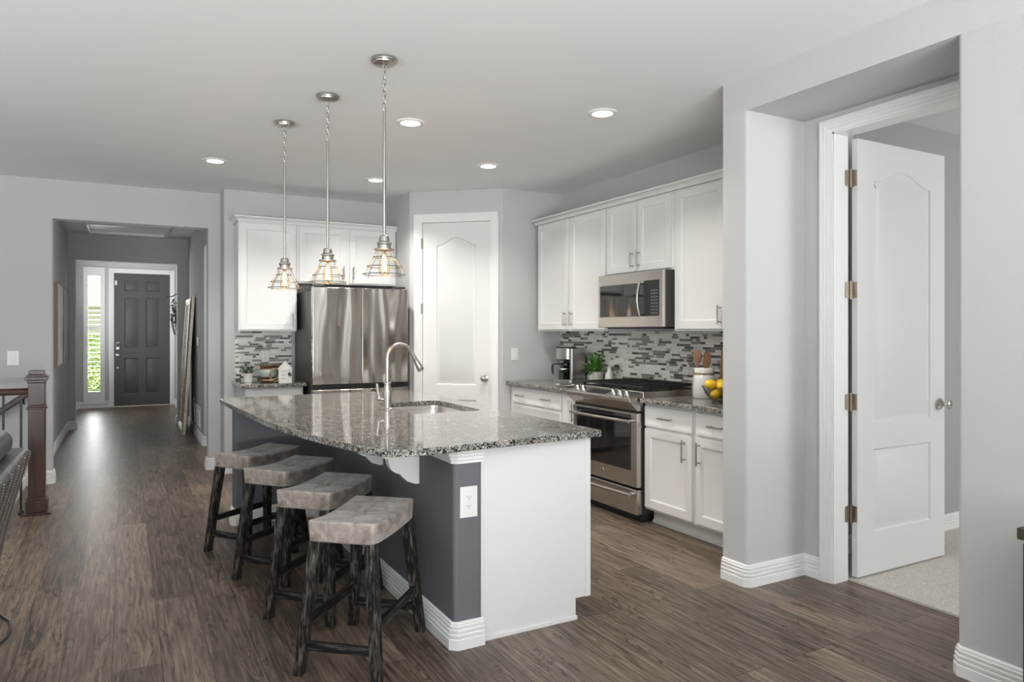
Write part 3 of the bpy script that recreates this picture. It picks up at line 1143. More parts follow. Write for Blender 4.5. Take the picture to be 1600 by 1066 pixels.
# wall cabinets on the fridge wall
t = thing('wall_cabinet', 'tall white single door wall cabinet above the small counter left of refrigerator', 'cabinet', (0.925, 6.94, 1.372), 0, 'white wall cabinets on the refrigerator wall')
MB().box(0, 0.019, 0, 0.53, 0.329, 1.028).build('body', M['cab'], t, bevel=0.002)
cab_door(t, 0.012, 0.515, 0.016, 1.012, 0.484, 0.105)
t = thing('wall_cabinet', 'wide white two door wall cabinet over the refrigerator', 'cabinet', (1.457, 6.94, 1.835), 0, 'white wall cabinets on the refrigerator wall')
MB().box(0, 0.019, 0, 0.998, 0.329, 0.565).build('body', M['cab'], t, bevel=0.002)
cab_door(t, 0.02, 0.478, 0.016, 0.549, 0.446, 0.115)
cab_door(t, 0.512, 0.97, 0.016, 0.549, 0.544, 0.115)
mb = MB()
mb.sweep([(0.922, 7.27), (0.922, 6.94), (2.455, 6.94)][::1], [(-o if False else o, 2.442 + z) for o, z in CR])
mb.box(0.922, 6.94, 2.401, 2.455, 7.27, 2.42)
struct(mb.build('trim_7', M['cab'], weld=0), 'white crown moulding topping the refrigerator wall cabinets', 'crown moulding')

# base cabinets on the range wall
XB = 3.24


def base_cab(name, label, y_left, y_right, group='white base cabinets along the range wall'):
    W = y_left - y_right
    t = thing(name, label, 'cabinet', (XB, y_left, 0), R(-90), group)
    MB().box(0, 0.019, 0.105, W, 0.588, 0.864).build('body', M['cab'], t, bevel=0.002)
    mb = MB()
    mb.box(0, 0.095, 0, W, 0.588, 0.104)
    mb.box(0, 0.083, 0, W, 0.095, 0.018)
    mb.build('toe_kick', M['cab'], t)
    return t


t = base_cab('base_cabinet', 'white drawer cabinet beneath the coffee maker with two pulls per drawer', 5.945, 5.022)
for z0, z1 in ((0.70, 0.842), (0.415, 0.68), (0.125, 0.395)):
    cab_drawer(t, 0.06, 0.905, z0, z1, (0.23, 0.69))
t = base_cab('base_cabinet', 'narrow white pull out cabinet at the left side of the range', 5.02, 4.775)
cab_door(t, 0.015, 0.232, 0.125, 0.842, 0.20, 0.70, 0.15, fr=0.05)
t = base_cab('base_cabinet', 'white base cabinet with drawer and door adjoining the right side of the range', 3.945, 3.447)
cab_drawer(t, 0.012, 0.485, 0.70, 0.842, (0.245,))
cab_door(t, 0.012, 0.485, 0.125, 0.682, 0.425, 0.58, 0.15)
t = base_cab('base_cabinet', 'white base cabinet beneath the lemon bowl next to the wall column', 3.445, 2.885)
cab_drawer(t, 0.02, 0.54, 0.70, 0.842, (0.215,))
cab_door(t, 0.02, 0.54, 0.125, 0.682, 0.06, 0.58, 0.15)

# stone worktops along the walls
mb = MB().box(3.203, 4.777, 0.865, 3.83, 5.95, 0.895)
tag(mb.build('countertop', M['granite'], bevel=0.004), 'speckled grey granite worktop holding the coffee maker', 'countertop')
mb = MB().box(3.203, 2.875, 0.865, 3.83, 3.943, 0.895)
tag(mb.build('countertop', M['granite'], bevel=0.004), 'speckled grey granite worktop holding the lemon bowl', 'countertop')
mb = MB().box(0.905, 6.615, 0.865, 1.475, 7.27, 0.895)
tag(mb.build('countertop', M['granite'], bevel=0.004), 'small speckled granite worktop holding the house ornament beside refrigerator', 'countertop')
t = thing('base_cabinet', 'small white base cabinet left of the refrigerator', 'cabinet', (0.945, 6.66, 0))
MB().box(0, 0.019, 0.105, 0.51, 0.61, 0.864).build('body', M['cab'], t, bevel=0.002)
MB().box(0.0, 0.095, 0, 0.51, 0.61, 0.104).build('toe_kick', M['cab'], t)
cab_drawer(t, 0.02, 0.49, 0.70, 0.842, (0.255,))
cab_door(t, 0.02, 0.49, 0.125, 0.682, 0.43, 0.58, 0.15)


# mosaic backsplashes: strip tiles as one patterned sheet
def mosaic(name, label, W, H, loc, rz, seed):
    rnd = random.Random(seed)
    mb = MB()
    mb.mat(0).box(0, -0.004, 0, W, 0.0, H)
    rows = int(round(H / 0.0195))
    rh = H / rows
    for r in range(rows):
        x = -rnd.uniform(0, 0.1)
        while x < W:
            l = rnd.choice([0.03, 0.05, 0.05, 0.075, 0.1, 0.1, 0.15])
            x0, x1 = max(0.001, x + 0.001), min(W - 0.001, x + l - 0.001)
            x += l
            if x1 - x0 < 0.006:
                continue
            k = rnd.random()
            mi = 1 if k < 0.38 else 2 if k < 0.60 else 3 if k < 0.73 else 4 if k < 0.88 else 5
            mb.mat(mi).box(x0, -0.008, r * rh + 0.0012, x1, -0.004, (r + 1) * rh - 0.0012)
    o = mb.build(name, [M['grout'], M['t_white'], M['t_cream'], M['t_grey'], M['t_dark'], M['t_tan']], None, loc=loc, rz=rz, smooth=False, weld=0)
    return tag(o, label, 'backsplash')


mosaic('backsplash', 'grey and white mosaic strip tiles behind the range', 3.06, 0.476, (3.829, 5.945, 0.8955), R(-90), 7)
mosaic('backsplash', 'grey and white mosaic strip tiles behind the small worktop plants', 0.535, 0.476, (0.935, 7.27, 0.8955), 0, 11)


def outlet(label, loc, rz, group=None, kind='outlet', horizontal=False, wide=0.072, tall=0.116):
    t = thing(kind, label, 'outlet' if kind == 'wall_outlet' else 'switch', loc, rz, group)
    if horizontal:
        wide, tall = tall, wide
    MB().box(-wide / 2, -0.007, -tall / 2, wide / 2, 0, tall / 2).build('plate', M['plastic_w'], t, bevel=0.003)
    if kind == 'light_switch':
        mb = MB().box(-0.016, -0.011, -0.033, 0.016, -0.006, 0.033)
        mb.build('rocker', M['plastic_w'], t, bevel=0.002)
    else:
        for k in (-0.0195, 0.0195):
            mb = MB()
            mb.mat(0)
            mb.prism(round_poly(rect(-0.017, -0.014, 0.017, 0.014), 0.008), 0.006, 0.009, Matrix.Translation((0 if not horizontal else k, 0, k if not horizontal else 0)) @ Matrix.Rotation(R(90), 4, 'X'))
            mb.mat(1)
            cx, cz = (0, k) if not horizontal else (k, 0)
            for dx, hh_ in ((-0.006, 0.005), (0.006, 0.004)):
                mb.box(cx + dx - 0.001, -0.0096, cz - hh_ + 0.003, cx + dx + 0.001, -0.0088, cz + hh_ + 0.003)
            mb.box(cx - 0.002, -0.0096, cz - 0.009, cx + 0.002, -0.0088, cz - 0.005)
            mb.build('socket', [M['plastic_w'], M['slot']], t, weld=0)
    return t


outlet('white electrical outlet on mosaic tiles above the green pot', (1.215, 7.262, 1.125), 0, kind='wall_outlet')
outlet('white light switch on wall left of the hallway opening', (-0.862, 7.55, 1.135), 0, kind='light_switch', wide=0.088, tall=0.13)
outlet('white light switch on grey wall beside the pantry door', (3.30, 5.95, 1.15), 0, kind='light_switch')
outlet('white electrical outlet on mosaic tiles behind the leafy green plant', (3.822, 5.28, 1.12), R(-90), kind='wall_outlet')
pl = tag(MB().box(-0.02, -0.055, -0.03, 0.02, -0.008, 0.01).build('power_plug', M['plastic_b'], bevel=0.006, loc=(3.822, 5.30, 1.115), rz=R(-90)), 'black power plug in outlet behind the leafy green plant', 'plug')

# ------------------------------------------------------------------ refrigerator
fr = thing('refrigerator', 'stainless steel french door refrigerator with dark sides', 'refrigerator', (1.49, 6.45, 0))
MB().box(0.004, 0.07, 0.03, 0.906, 0.78, 1.745).build('body', M['darkbody'], fr, bevel=0.004)
for k, (x0, x1) in enumerate(((0.0, 0.4525), (0.4575, 0.91))):
    MB().box(x0, 0.0, 0.882, x1, 0.062, 1.775).build('door', M['fridge'], fr, bevel=0.006, seg=3)
MB().box(0.0, 0.0, 0.06, 0.91, 0.062, 0.835).build('freezer_drawer', M['fridge'], fr, bevel=0.006, seg=3)
MB().box(0.006, 0.03, 0.8355, 0.904, 0.069, 0.8815).build('drawer_grip', M['plastic_b'], fr)
MB().box(0.02, 0.03, 0.0, 0.89, 0.75, 0.055).build('base_grille', M['plastic_b'], fr)
for x0 in (0.02, 0.80):
    MB().box(x0, 0.012, 1.776, x0 + 0.09, 0.12, 1.80).build('hinge_cover', M['darkbody'], fr, bevel=0.005)

# ------------------------------------------------------------------ range
rg = thing('range', 'stainless steel slide-in gas range with black oven window', 'range', (3.19, 4.765, 0), R(-90))
W = 0.81
MB().box(0.004, 0.05, 0.06, W - 0.004, 0.63, 0.862).build('body', M['darkbody'], rg)
MB().box(0.02, 0.06, 0.0, W - 0.02, 0.60, 0.058).build('base', M['plastic_b'], rg)
mb = MB()
mb.box(0.0, -0.002, 0.255, W, 0.045, 0.785)
dr = mb.build('oven_door', M['steel'], rg, bevel=0.004)
MB().box(0.055, -0.006, 0.37, W - 0.07, -0.0025, 0.77).build('window', M['blackglass'], dr, bevel=0.002)


def bowed(parent, x0, x1, z, out, name='handle', rad=0.012):
    mb = MB()
    pts = []
    for i in range(17):
        t_ = i / 16
        pts.append((x0 + (x1 - x0) * t_, -out - 0.018 * math.sin(PI * t_), z))
    mb.tube(pts, rad, 12)
    for xx in (x0 + 0.02, x1 - 0.02):
        mb.tube([(xx, -0.002, z), (xx, -out, z)], 0.012, 10)
    return mb.build(name, M['nickel'], parent)


bowed(dr, 0.03, W - 0.03, 0.728, 0.05)
dw = MB().box(0.0, -0.002, 0.06, W, 0.045, 0.238).build('drawer', M['steel'], rg, bevel=0.004)
bowed(dw, 0.03, W - 0.03, 0.205, 0.045)
MB().box(0.01, 0.01, 0.786, W - 0.01, 0.05, 0.80).build('door_gap', M['plastic_b'], rg)
# monogram badge: round disc with two looped script strokes
mb = MB()
Mb = Matrix.Translation((0.40, -0.0022, 0.315)) @ Matrix.Rotation(R(90), 4, 'X')
mb.mat(0).lathe([(0.0, 0.0), (0.019, 0.0), (0.019, 0.002), (0.016, 0.003), (0.0, 0.003)], 24, (0, 0, 0), Mb)
mb.mat(1)
for pts in ([(-0.002, 0.006), (-0.007, 0.008), (-0.010, 0.002), (-0.008, -0.005), (-0.003, -0.006), (-0.001, -0.001), (-0.005, 0.0)],
            [(0.009, 0.006), (0.004, 0.008), (0.002, 0.004), (0.005, 0.001), (0.002, -0.002), (0.003, -0.006), (0.009, -0.005)]):
    mb.tube([(a_, b_, 0.0035) for a_, b_ in pts], 0.0009, 6, M=Mb)
mb.build('badge', [M['chrome'], M['slot']], dr, weld=0)
# control panel: wedge with sloping top
prof = [(-0.068, 0.868), (-0.068, 0.893), (0.055, 0.933), (0.055, 0.80), (0.004, 0.80)]
mb = MB()
n_ = len(prof)
for x_ in (0.0, W):
    mb.v += [(x_, y_, z_) for y_, z_ in prof]
mb.f = [list(range(n_)), [i + n_ for i in range(n_)][::-1]] + [(i, i + n_, (i + 1) % n_ + n_, (i + 1) % n_) for i in range(n_)]
mb.m = [0] * len(mb.f)
cpn = mb.build('control_panel', M['steel'], rg, bevel=0.004)
sl = math.atan2(0.040, 0.123)


def on_panel(x, y):
    return Matrix.Translation((x, y, 0.893 + (y + 0.068) * math.tan(sl))) @ Matrix.Rotation(sl, 4, 'X')


MB().box(-0.12, -0.033, 0.0, 0.12, 0.033, 0.002, on_panel(0.36, -0.008)).build('display', M['display'], cpn)
for kx in (0.09, 0.165, 0.555, 0.635, 0.715):
    mb = MB().lathe([(0.0, 0.0), (0.022, 0.0), (0.022, 0.006), (0.018, 0.010), (0.016, 0.030), (0.013, 0.034), (0.0, 0.035)], 20, (0, 0, 0), on_panel(kx, -0.012))
    mb.build('knob', M['chrome'], cpn, angle=50)
ck = MB().box(0.0, 0.056, 0.864, W, 0.63, 0.937).build('cooktop', M['steel'], rg, bevel=0.006)
MB().box(0.02, 0.07, 0.9373, W - 0.02, 0.615, 0.940).build('cooktop_pan', M['iron'], rg)
for gi in range(3):
    x0 = 0.022 + gi * 0.257
    x1 = x0 + 0.251
    mb = MB()
    zt = 0.966
    for yy in (0.08, 0.345, 0.605):
        mb.bar((x0, yy, zt), (x1, yy, zt), 0.013, 0.014)
    for xx in (x0 + 0.007, x1 - 0.007):
        mb.bar((xx, 0.08, zt), (xx, 0.605, zt), 0.013, 0.014)
    for xx in (x0 + 0.063, x0 + 0.126, x0 + 0.188):
        mb.bar((xx, 0.08, zt + 0.003), (xx, 0.605, zt + 0.003), 0.010, 0.012)
    for yy in (0.21, 0.475):
        mb.bar((x0, yy, zt + 0.002), (x1, yy, zt + 0.002), 0.010, 0.012)
    for xx in (x0 + 0.007, x1 - 0.007):
        for yy in (0.09, 0.345, 0.595):
            mb.box(xx - 0.007, yy - 0.007, 0.9402, xx + 0.007, yy + 0.007, zt)
    mb.build('grate', M['iron'], rg, weld=0)
for bx, by in ((0.148, 0.21), (0.148, 0.475), (0.405, 0.345), (0.662, 0.21), (0.662, 0.475)):
    MB().lathe([(0, 0.9402), (0.045, 0.9402), (0.045, 0.948), (0.034, 0.950), (0.034, 0.956), (0, 0.957)], 20, (bx, by, 0)).build('burner', M['iron'], rg)

# ------------------------------------------------------------------ microwave
mw = thing('microwave', 'stainless steel over-range microwave with dark glass door', 'microwave', (3.415, 4.735, 1.402), R(-90))
W = 0.795
MB().box(0.0, 0.026, 0.0, W, 0.405, 0.42).build('body', M['darkbody'], mw)
MB().box(0.06, 0.05, -0.012, W - 0.06, 0.38, -0.001).build('vent_grille', M['plastic_b'], mw)
dd = MB().box(0.0, 0.0, 0.0, W, 0.025, 0.42).build('door', M['steel'], mw, bevel=0.004)
MB().box(0.028, -0.0035, 0.082, 0.585, 0.0, 0.335).build('window', M['blackglass'], dd)
mb = MB()
mb.tube([(0.565 + 0.0, -0.03 - 0.022 * math.sin(PI * i / 12), 0.088 + 0.245 * i / 12) for i in range(13)], 0.010, 10)
mb.tube([(0.565, 0.0, 0.092), (0.565, -0.032, 0.092)], 0.01, 8)
mb.tube([(0.565, 0.0, 0.329), (0.565, -0.032, 0.329)], 0.01, 8)
mb.build('handle', M['nickel'], dd)
cpm = MB().box(0.586, -0.0035, 0.082, 0.752, 0.0, 0.348).build('control_panel', M['plastic_b'], mw)
mb = MB()
for r_ in range(8):
    for c_ in range(3):
        mb.box(0.668 + c_ * 0.026, -0.0042, 0.10 + r_ * 0.024, 0.683 + c_ * 0.026, -0.0034, 0.108 + r_ * 0.024)
mb.build('keypad', M['keys'], cpm, weld=0)
mb = MB().lathe([(0.0, 0.0), (0.010, 0.0), (0.010, 0.0015), (0.0, 0.002)], 18, (0, 0, 0), Matrix.Translation((0.38, 0.0, 0.385)) @ Matrix.Rotation(R(90), 4, 'X'))
mb.build('badge', M['chrome'], dd)

# ------------------------------------------------------------------ island
isl = thing('kitchen_island', 'white kitchen island with charcoal seating wall and curved overhang', 'island', (0, 0, 0))
isl.location = (1.3, 4.0, 0)
OFF = Matrix.Translation((-1.3, -4.0, 0))


class IB(MB):
    def add(s, vs, fs, Mx=None):
        return super().add(vs, fs, OFF @ Mx if Mx is not None else OFF)


IZ = 0.864
mb = IB()
mb.prism(round_poly([(1.24, 2.772), (1.372, 2.772), (1.372, 5.40), (0.675, 5.40), (0.675, 5.297), (1.24, 5.297)], {0: 0.02, 1: 0.008, 3: 0.012, 4: 0.02}), 0, IZ)
mb.build('seating_wall', M['charcoal'], isl)
mb = IB()
mb.prism([(1.373, 2.79), (1.963, 2.79), (1.963, 2.808), (1.373, 2.808)], 0.10, IZ)
mb.prism([(1.373, 2.79), (1.88, 2.79), (1.88, 2.808), (1.373, 2.808)], 0.0, 0.10)
ep = mb.build('end_panel', M['cab'], isl)
mb = IB()
mb.box(1.372, 2.783, 0.0, 1.392, 2.79, IZ)
mb.box(1.932, 2.785, 0.10, 1.963, 2.79, IZ)
mb.box(1.39, 2.783, 0.0, 1.886, 2.79, 0.018)
mb.build('panel_trim', M['cab'], ep, bevel=0.001)
mb = IB()
mb.box(1.373, 2.809, 0.10, 1.94, 2.83, IZ)
mb.box(1.373, 5.38, 0.0, 1.94, 5.40, IZ)
mb.box(1.373, 2.83, 0.10, 1.94, 5.38, 0.12)
mb.box(1.925, 2.83, 0.12, 1.942, 5.38, IZ)
mb.box(1.865, 2.809, 0.0, 1.88, 5.38, 0.10)
mb.build('cabinet_body', M['cab'], isl, weld=0)
for i in range(4):
    y0 = 2.83 + i * 0.638
    mb = MB()
    panel_slab(mb, 0.62, 0.72, 0.019, [rect(0.055, 0.055, 0.565, 0.665)], SHAKER)
    d = mb.build('door', M['cab'], isl, loc=(1.963 - 1.3, y0 - 4.0, 0.125), rz=R(90), bevel=0.0015)
    pull(d, 0.05 if i % 2 else 0.57, 0.6)
mb = IB()
mb.sweep([(0.675, 5.40), (0.675, 5.315), (0.693, 5.297), (1.24, 5.297), (1.24, 2.79), (1.258, 2.772), (1.38, 2.772)], BP)
mb.build('baseboard', M['trim'], isl, weld=0)
mb = IB()
CPR = [(0, 0.855), (0.028, 0.855), (0.028, 0.838), (0.020, 0.834), (0.020, 0.822), (0.013, 0.818), (0.013, 0.806), (0.007, 0.802), (0.007, 0.79), (0, 0.79)]
mb.sweep([(1.24, 5.297), (1.24, 2.79), (1.258, 2.772), (1.38, 2.772)], [(o, z + 0.009) for o, z in CPR])
mb.build('cornice_trim', M['trim'], isl, weld=0)


def corbel(y0):
    pr_ = [(0, 0.0), (0.285, 0.0), (0.285, -0.028), (0.262, -0.034)]
    for i in range(9):
        a = PI / 2 * i / 8
        pr_.append((0.262 - 0.085 * math.sin(a), -0.034 - 0.055 * (1 - math.cos(a))))
    pr_.append((0.165, -0.092))
    for i in range(9):
        a = PI / 2 * i / 8
        pr_.append((0.155 - 0.06 * (1 - math.cos(a)), -0.095 - 0.075 * math.sin(a)))
    pr_ += [(0.085, -0.185), (0.06, -0.21), (0.02, -0.225), (0.0, -0.225)]
    mb = IB()
    vs = []
    n_ = len(pr_)
    for yy in (y0, y0 + 0.045):
        vs += [(1.24 - px, yy, IZ + pz) for px, pz in pr_]
    V2, F2 = fill_holes([(p[0], p[1]) for p in pr_], [])
    mb.add([(1.24 - p[0], y0, IZ + p[1]) for p in V2], F2)
    mb.add([(1.24 - p[0], y0 + 0.045, IZ + p[1]) for p in V2], F2)
    mb.add(vs, [(i, (i + 1) % n_, (i + 1) % n_ + n_, i + n_) for i in range(n_)])
    return mb.build('corbel', M['trim'], isl)


for yy in (3.18, 3.72, 4.255):
    corbel(yy)

# island worktop with sink cut-out
edge = [(0.594, 5.40), (0.592, 5.25), (0.602, 4.90), (0.626, 4.45), (0.660, 3.90), (0.700, 3.57), (0.745, 3.31), (0.796, 3.08), (0.845, 2.89)]
# smooth the arc
arcp = []
for i in range(len(edge) - 1):
    p0, p1, p2, p3 = [Vector(edge[max(0, min(len(edge) - 1, i + k))]) for k in (-1, 0, 1, 2)]
    for q in range(5):
        t_ = q / 5
        p = 0.5 * ((2 * p1) + (p2 - p0) * t_ + (2 * p0 - 5 * p1 + 4 * p2 - p3) * t_ ** 2 + (3 * p1 - p0 - 3 * p2 + p3) * t_ ** 3)
        arcp.append((p.x, p.y))
corner = [(0.845, 2.89), (0.872, 2.80), (0.905, 2.735), (0.95, 2.692), (1.01, 2.672), (1.09, 2.674)]
outer = arcp + corner + [(2.000, 2.752), (2.012, 2.764), (2.02, 5.40)]
hole = round_poly([(1.452, 3.80), (1.89, 3.80), (1.89, 4.50), (1.452, 4.50)], 0.05, 6)
V, F = fill_holes(outer, [hole])
mb = MB()
c0 = Vector((1.3, 4.0))
for z in (0.865, 0.895):
    mb.add([(x - c0.x, y - c0.y, z) for x, y in V], F)
for loop in (outer, hole):
    k = len(loop)
    mb.add([(x - c0.x, y - c0.y, 0.865) for x, y in loop] + [(x - c0.x, y - c0.y, 0.895) for x, y in loop], [(i, (i + 1) % k, (i + 1) % k + k, i + k) for i in range(k)])
tag(mb.build('island_countertop', M['granite'], loc=(1.3, 4.0, 0), bevel=0.003), 'large curved speckled granite island worktop with sink cut-out', 'countertop')

# undermount sink
sk = thing('sink', 'stainless undermount sink set into the island worktop', 'sink', (1.671, 4.15, 0.8635))
mb = MB()
rings = [(0.47, 0.73, 0.0), (0.44, 0.70, 0.0), (0.435, 0.695, -0.02), (0.42, 0.68, -0.17), (0.38, 0.64, -0.20), (0.06, 0.06, -0.205)]
prev = None
for wx, wy, z in rings:
    lp = round_poly(rect(-wx / 2, -wy / 2, wx / 2, wy / 2), min(0.055, wx * 0.45), 6)
    n0 = len(mb.v)
    mb.v += [(x, y, z) for x, y in lp]
    k = len(lp)
    if prev is not None:
        for i in range(k):
            mb.f.append((prev + i, prev + (i + 1) % k, n0 + (i + 1) % k, n0 + i))
            mb.m.append(0)
    prev = n0
mb.f.append([prev + i for i in range(k)])
mb.m.append(0)
mb.build('basin', M['steel'], sk, angle=60)
MB().lathe([(0, -0.2049), (0.04, -0.2049), (0.04, -0.200), (0.03, -0.199), (0.0, -0.203)], 20, (0, 0, 0)).build('drain', M['chrome'], sk)

# faucet
fa = thing('faucet', 'brushed nickel gooseneck faucet with side lever beside the island sink', 'faucet', (1.40, 4.12, 0.895))
MB().lathe([(0, 0), (0.030, 0), (0.030, 0.006), (0.024, 0.010), (0.022, 0.03), (0.026, 0.07), (0.027, 0.10), (0.022, 0.135), (0.017, 0.155), (0.0245, 0.158), (0.0245, 0.164), (0.016, 0.168), (0.0, 0.168)], 28).build('faucet_body', M['nickel'], fa, angle=50)
# spout leans over the sink: plane of travel
dx, dy = 0.995, 0.10
pts = [(0, 0, 0.16), (0, 0, 0.22), (0, 0, 0.31)]
Rr = 0.085
for i in range(1, 15):
    a = R(150) * i / 14
    h = Rr - Rr * math.cos(a)
    pts.append((dx * h, dy * h, 0.31 + Rr * math.sin(a)))
dirn = Vector((dx * 0.5, dy * 0.5, -0.866)).normalized()
end = Vector(pts[-1])
pts.append(tuple(end + dirn * 0.05))
sp_ = MB().tube(pts, 0.0125, 16).build('spout', M['nickel'], fa, angle=60)
q0 = Vector(pts[-1]) - dirn * 0.01
mb = MB()
Mq = Matrix.Translation(q0) @ dirn.to_track_quat('Z', 'Y').to_matrix().to_4x4()
mb.lathe([(0, 0), (0.0135, 0), (0.0145, 0.006), (0.0135, 0.010), (0.015, 0.03), (0.021, 0.075), (0.022, 0.095), (0.019, 0.10), (0.0, 0.10)], 24, (0, 0, 0), Mq)
mb.build('spray_head', M['nickel'], fa, angle=50)
mb = MB()
mb.tube([(-0.02, 0.004, 0.062), (-0.045, 0.008, 0.066)], [0.012, 0.011], 12)
mb.ball((-0.05, 0.009, 0.067), 0.013, 0.013, 0.013)
mb.tube([(-0.05, 0.009, 0.072), (-0.056, 0.010, 0.11), (-0.062, 0.011, 0.158)], [0.006, 0.007, 0.009], 12)
mb.build('lever', M['nickel'], fa, angle=60)

outlet('white outlet on the end post of the charcoal island wall', (1.308, 2.772, 0.63), 0, kind='wall_outlet', wide=0.083, tall=0.135)
outlet('white outlet low on the charcoal island wall behind the stools', (1.24, 4.02, 0.43), R(-90), kind='wall_outlet')

# ------------------------------------------------------------------ pendants


def pendant(label, x, y):
    t = thing('pendant_light', label, 'pendant light', (x, y, CH), 0, 'pendant lights over the island')
    MB().lathe([(0, 0), (0.064, 0), (0.066, -0.008), (0.064, -0.016), (0.056, -0.017), (0.054, -0.024), (0.014, -0.028), (0.010, -0.034), (0, -0.035)], 36).build('ceiling_canopy', M['nickel'], t, angle=40)
    mb = MB()
    zt = -0.034
    nlk = 7
    ll = 0.042
    for i in range(nlk):
        zc = zt - 0.018 - i * 0.031
        pts = []
        for k in range(14):
            a = 2 * PI * k / 14
            c, s_ = math.cos(a) * 0.0085, math.sin(a) * ll / 2
            pts.append((c, 0, zc + s_) if i % 2 == 0 else (0, c, zc + s_))
        mb.tube(pts, 0.0019, 6, closed=True)
    mb.build('chain', M['nickel'], t, weld=0)
    MB().lathe([(0, -0.262), (0.0075, -0.262), (0.0075, -0.89), (0, -0.89)], 14).build('rod', M['nickel'], t)
    MB().lathe([(0, -0.888), (0.018, -0.888), (0.024, -0.893), (0.027, -0.918), (0.037, -0.924), (0.038, -0.932), (0.033, -0.936), (0.033, -0.953), (0.05, -0.956), (0.05, -0.962), (0.02, -0.962), (0.0, -0.955)], 28).build('socket_cap', M['nickel'], t, angle=40)
    # wire cage
    prof = [(0.046, -0.960), (0.050, -0.985), (0.057, -1.000), (0.088, -1.045), (0.106, -1.084)]
    mb = MB()
    for r_, z_ in ((0.055, -0.998), (0.088, -1.045), (0.106, -1.084)):
        mb.tube([(r_ * math.cos(2 * PI * k / 36), r_ * math.sin(2 * PI * k / 36), z_) for k in range(36)], 0.0022, 6, closed=True)
    for k in range(6):
        a = 2 * PI * k / 6 + 0.25
        mb.tube([(r_ * math.cos(a), r_ * math.sin(a), z_) for r_, z_ in prof], 0.0019, 6)
    mb.build('wire_cage', M['cagewire'], t, weld=0)
    MB().lathe([(0.0365, -0.962), (0.0365, -0.985), (0.043, -1.00), (0.066, -1.04), (0.085, -1.10), (0.0835, -1.10), (0.0645, -1.04), (0.0415, -1.00), (0.035, -0.985), (0.035, -0.962)], 36, closed=True).build('glass_shade', M['shadeglass'], t, angle=70)
    b_ = MB().lathe([(0.0, -0.962), (0.013, -0.962), (0.013, -0.982), (0.019, -1.00), (0.027, -1.03), (0.029, -1.06), (0.024, -1.085), (0.0, -1.098)], 24).build('bulb', M['bulbglass'], t, angle=70)
    mb = MB()
    for k in range(4):
        a = 2 * PI * k / 4
        mb.tube([(0.007 * math.cos(a), 0.007 * math.sin(a), -0.99), (0.010 * math.cos(a + 0.4), 0.010 * math.sin(a + 0.4), -1.07)], 0.0022, 6)
    mb.tube([(0, 0, -0.982), (0, 0, -1.065)], 0.002, 6)
    mb.build('filament', M['filament'], b_, weld=0)
    l = bpy.data.lights.new('bulb_light', 'POINT')
    l.energy = 1.6
    l.color = (1, 0.66, 0.36)
    l.shadow_soft_size = 0.025
    lo = bpy.data.objects.new('bulb_light', l)
    lo.location = (0, 0, -1.112)
    lo.parent = t
    COL.objects.link(lo)
    return t


pendant('wire cage pendant light at the far end of the island row', 0.918, 4.758)
pendant('wire cage pendant light in the middle of the island row', 1.033, 4.10)
pendant('wire cage pendant light hanging nearest, over the faucet end of island', 1.143, 3.41)

# recessed ceiling lights
for label, x, y, pw in (('round recessed ceiling light at the hall side of the kitchen, left of all pendants', 0.634, 6.09, 11),
                    ('round recessed ceiling light partly behind the tallest pendant rod', 1.985, 6.165, 12),
                    ('round recessed ceiling light just right of the nearest pendant canopy', 1.639, 4.36, 13),
                    ('round recessed ceiling light in front of the pantry corner', 2.633, 5.193, 8),
                    ('round recessed ceiling light closest to the wall column and niche', 2.623, 3.59, 9)):
    t = thing('recessed_light', label, 'ceiling light', (x, y, CH), 0, 'recessed lights in the ceiling')
    MB().lathe([(0.060, -0.003), (0.066, -0.010), (0.088, -0.008), (0.094, -0.001), (0.094, 0.0), (0.060, 0.0)], 36, closed=True).build('trim_ring', M['plastic_w'], t, angle=60)
    MB().lathe([(0, -0.004), (0.0615, -0.004), (0.0615, -0.001), (0, -0.001)], 32).build('lens', M['canlens'], t)
    l = bpy.data.lights.new('downlight', 'AREA')
    l.shape = 'DISK'
    l.size = 0.11
    l.energy = pw
    l.spread = R(122)
    l.color = (1, 0.96, 0.91)
    lo = bpy.data.objects.new('downlight', l)
    lo.location = (0, 0, -0.012)
    lo.parent = t
    COL.objects.link(lo)

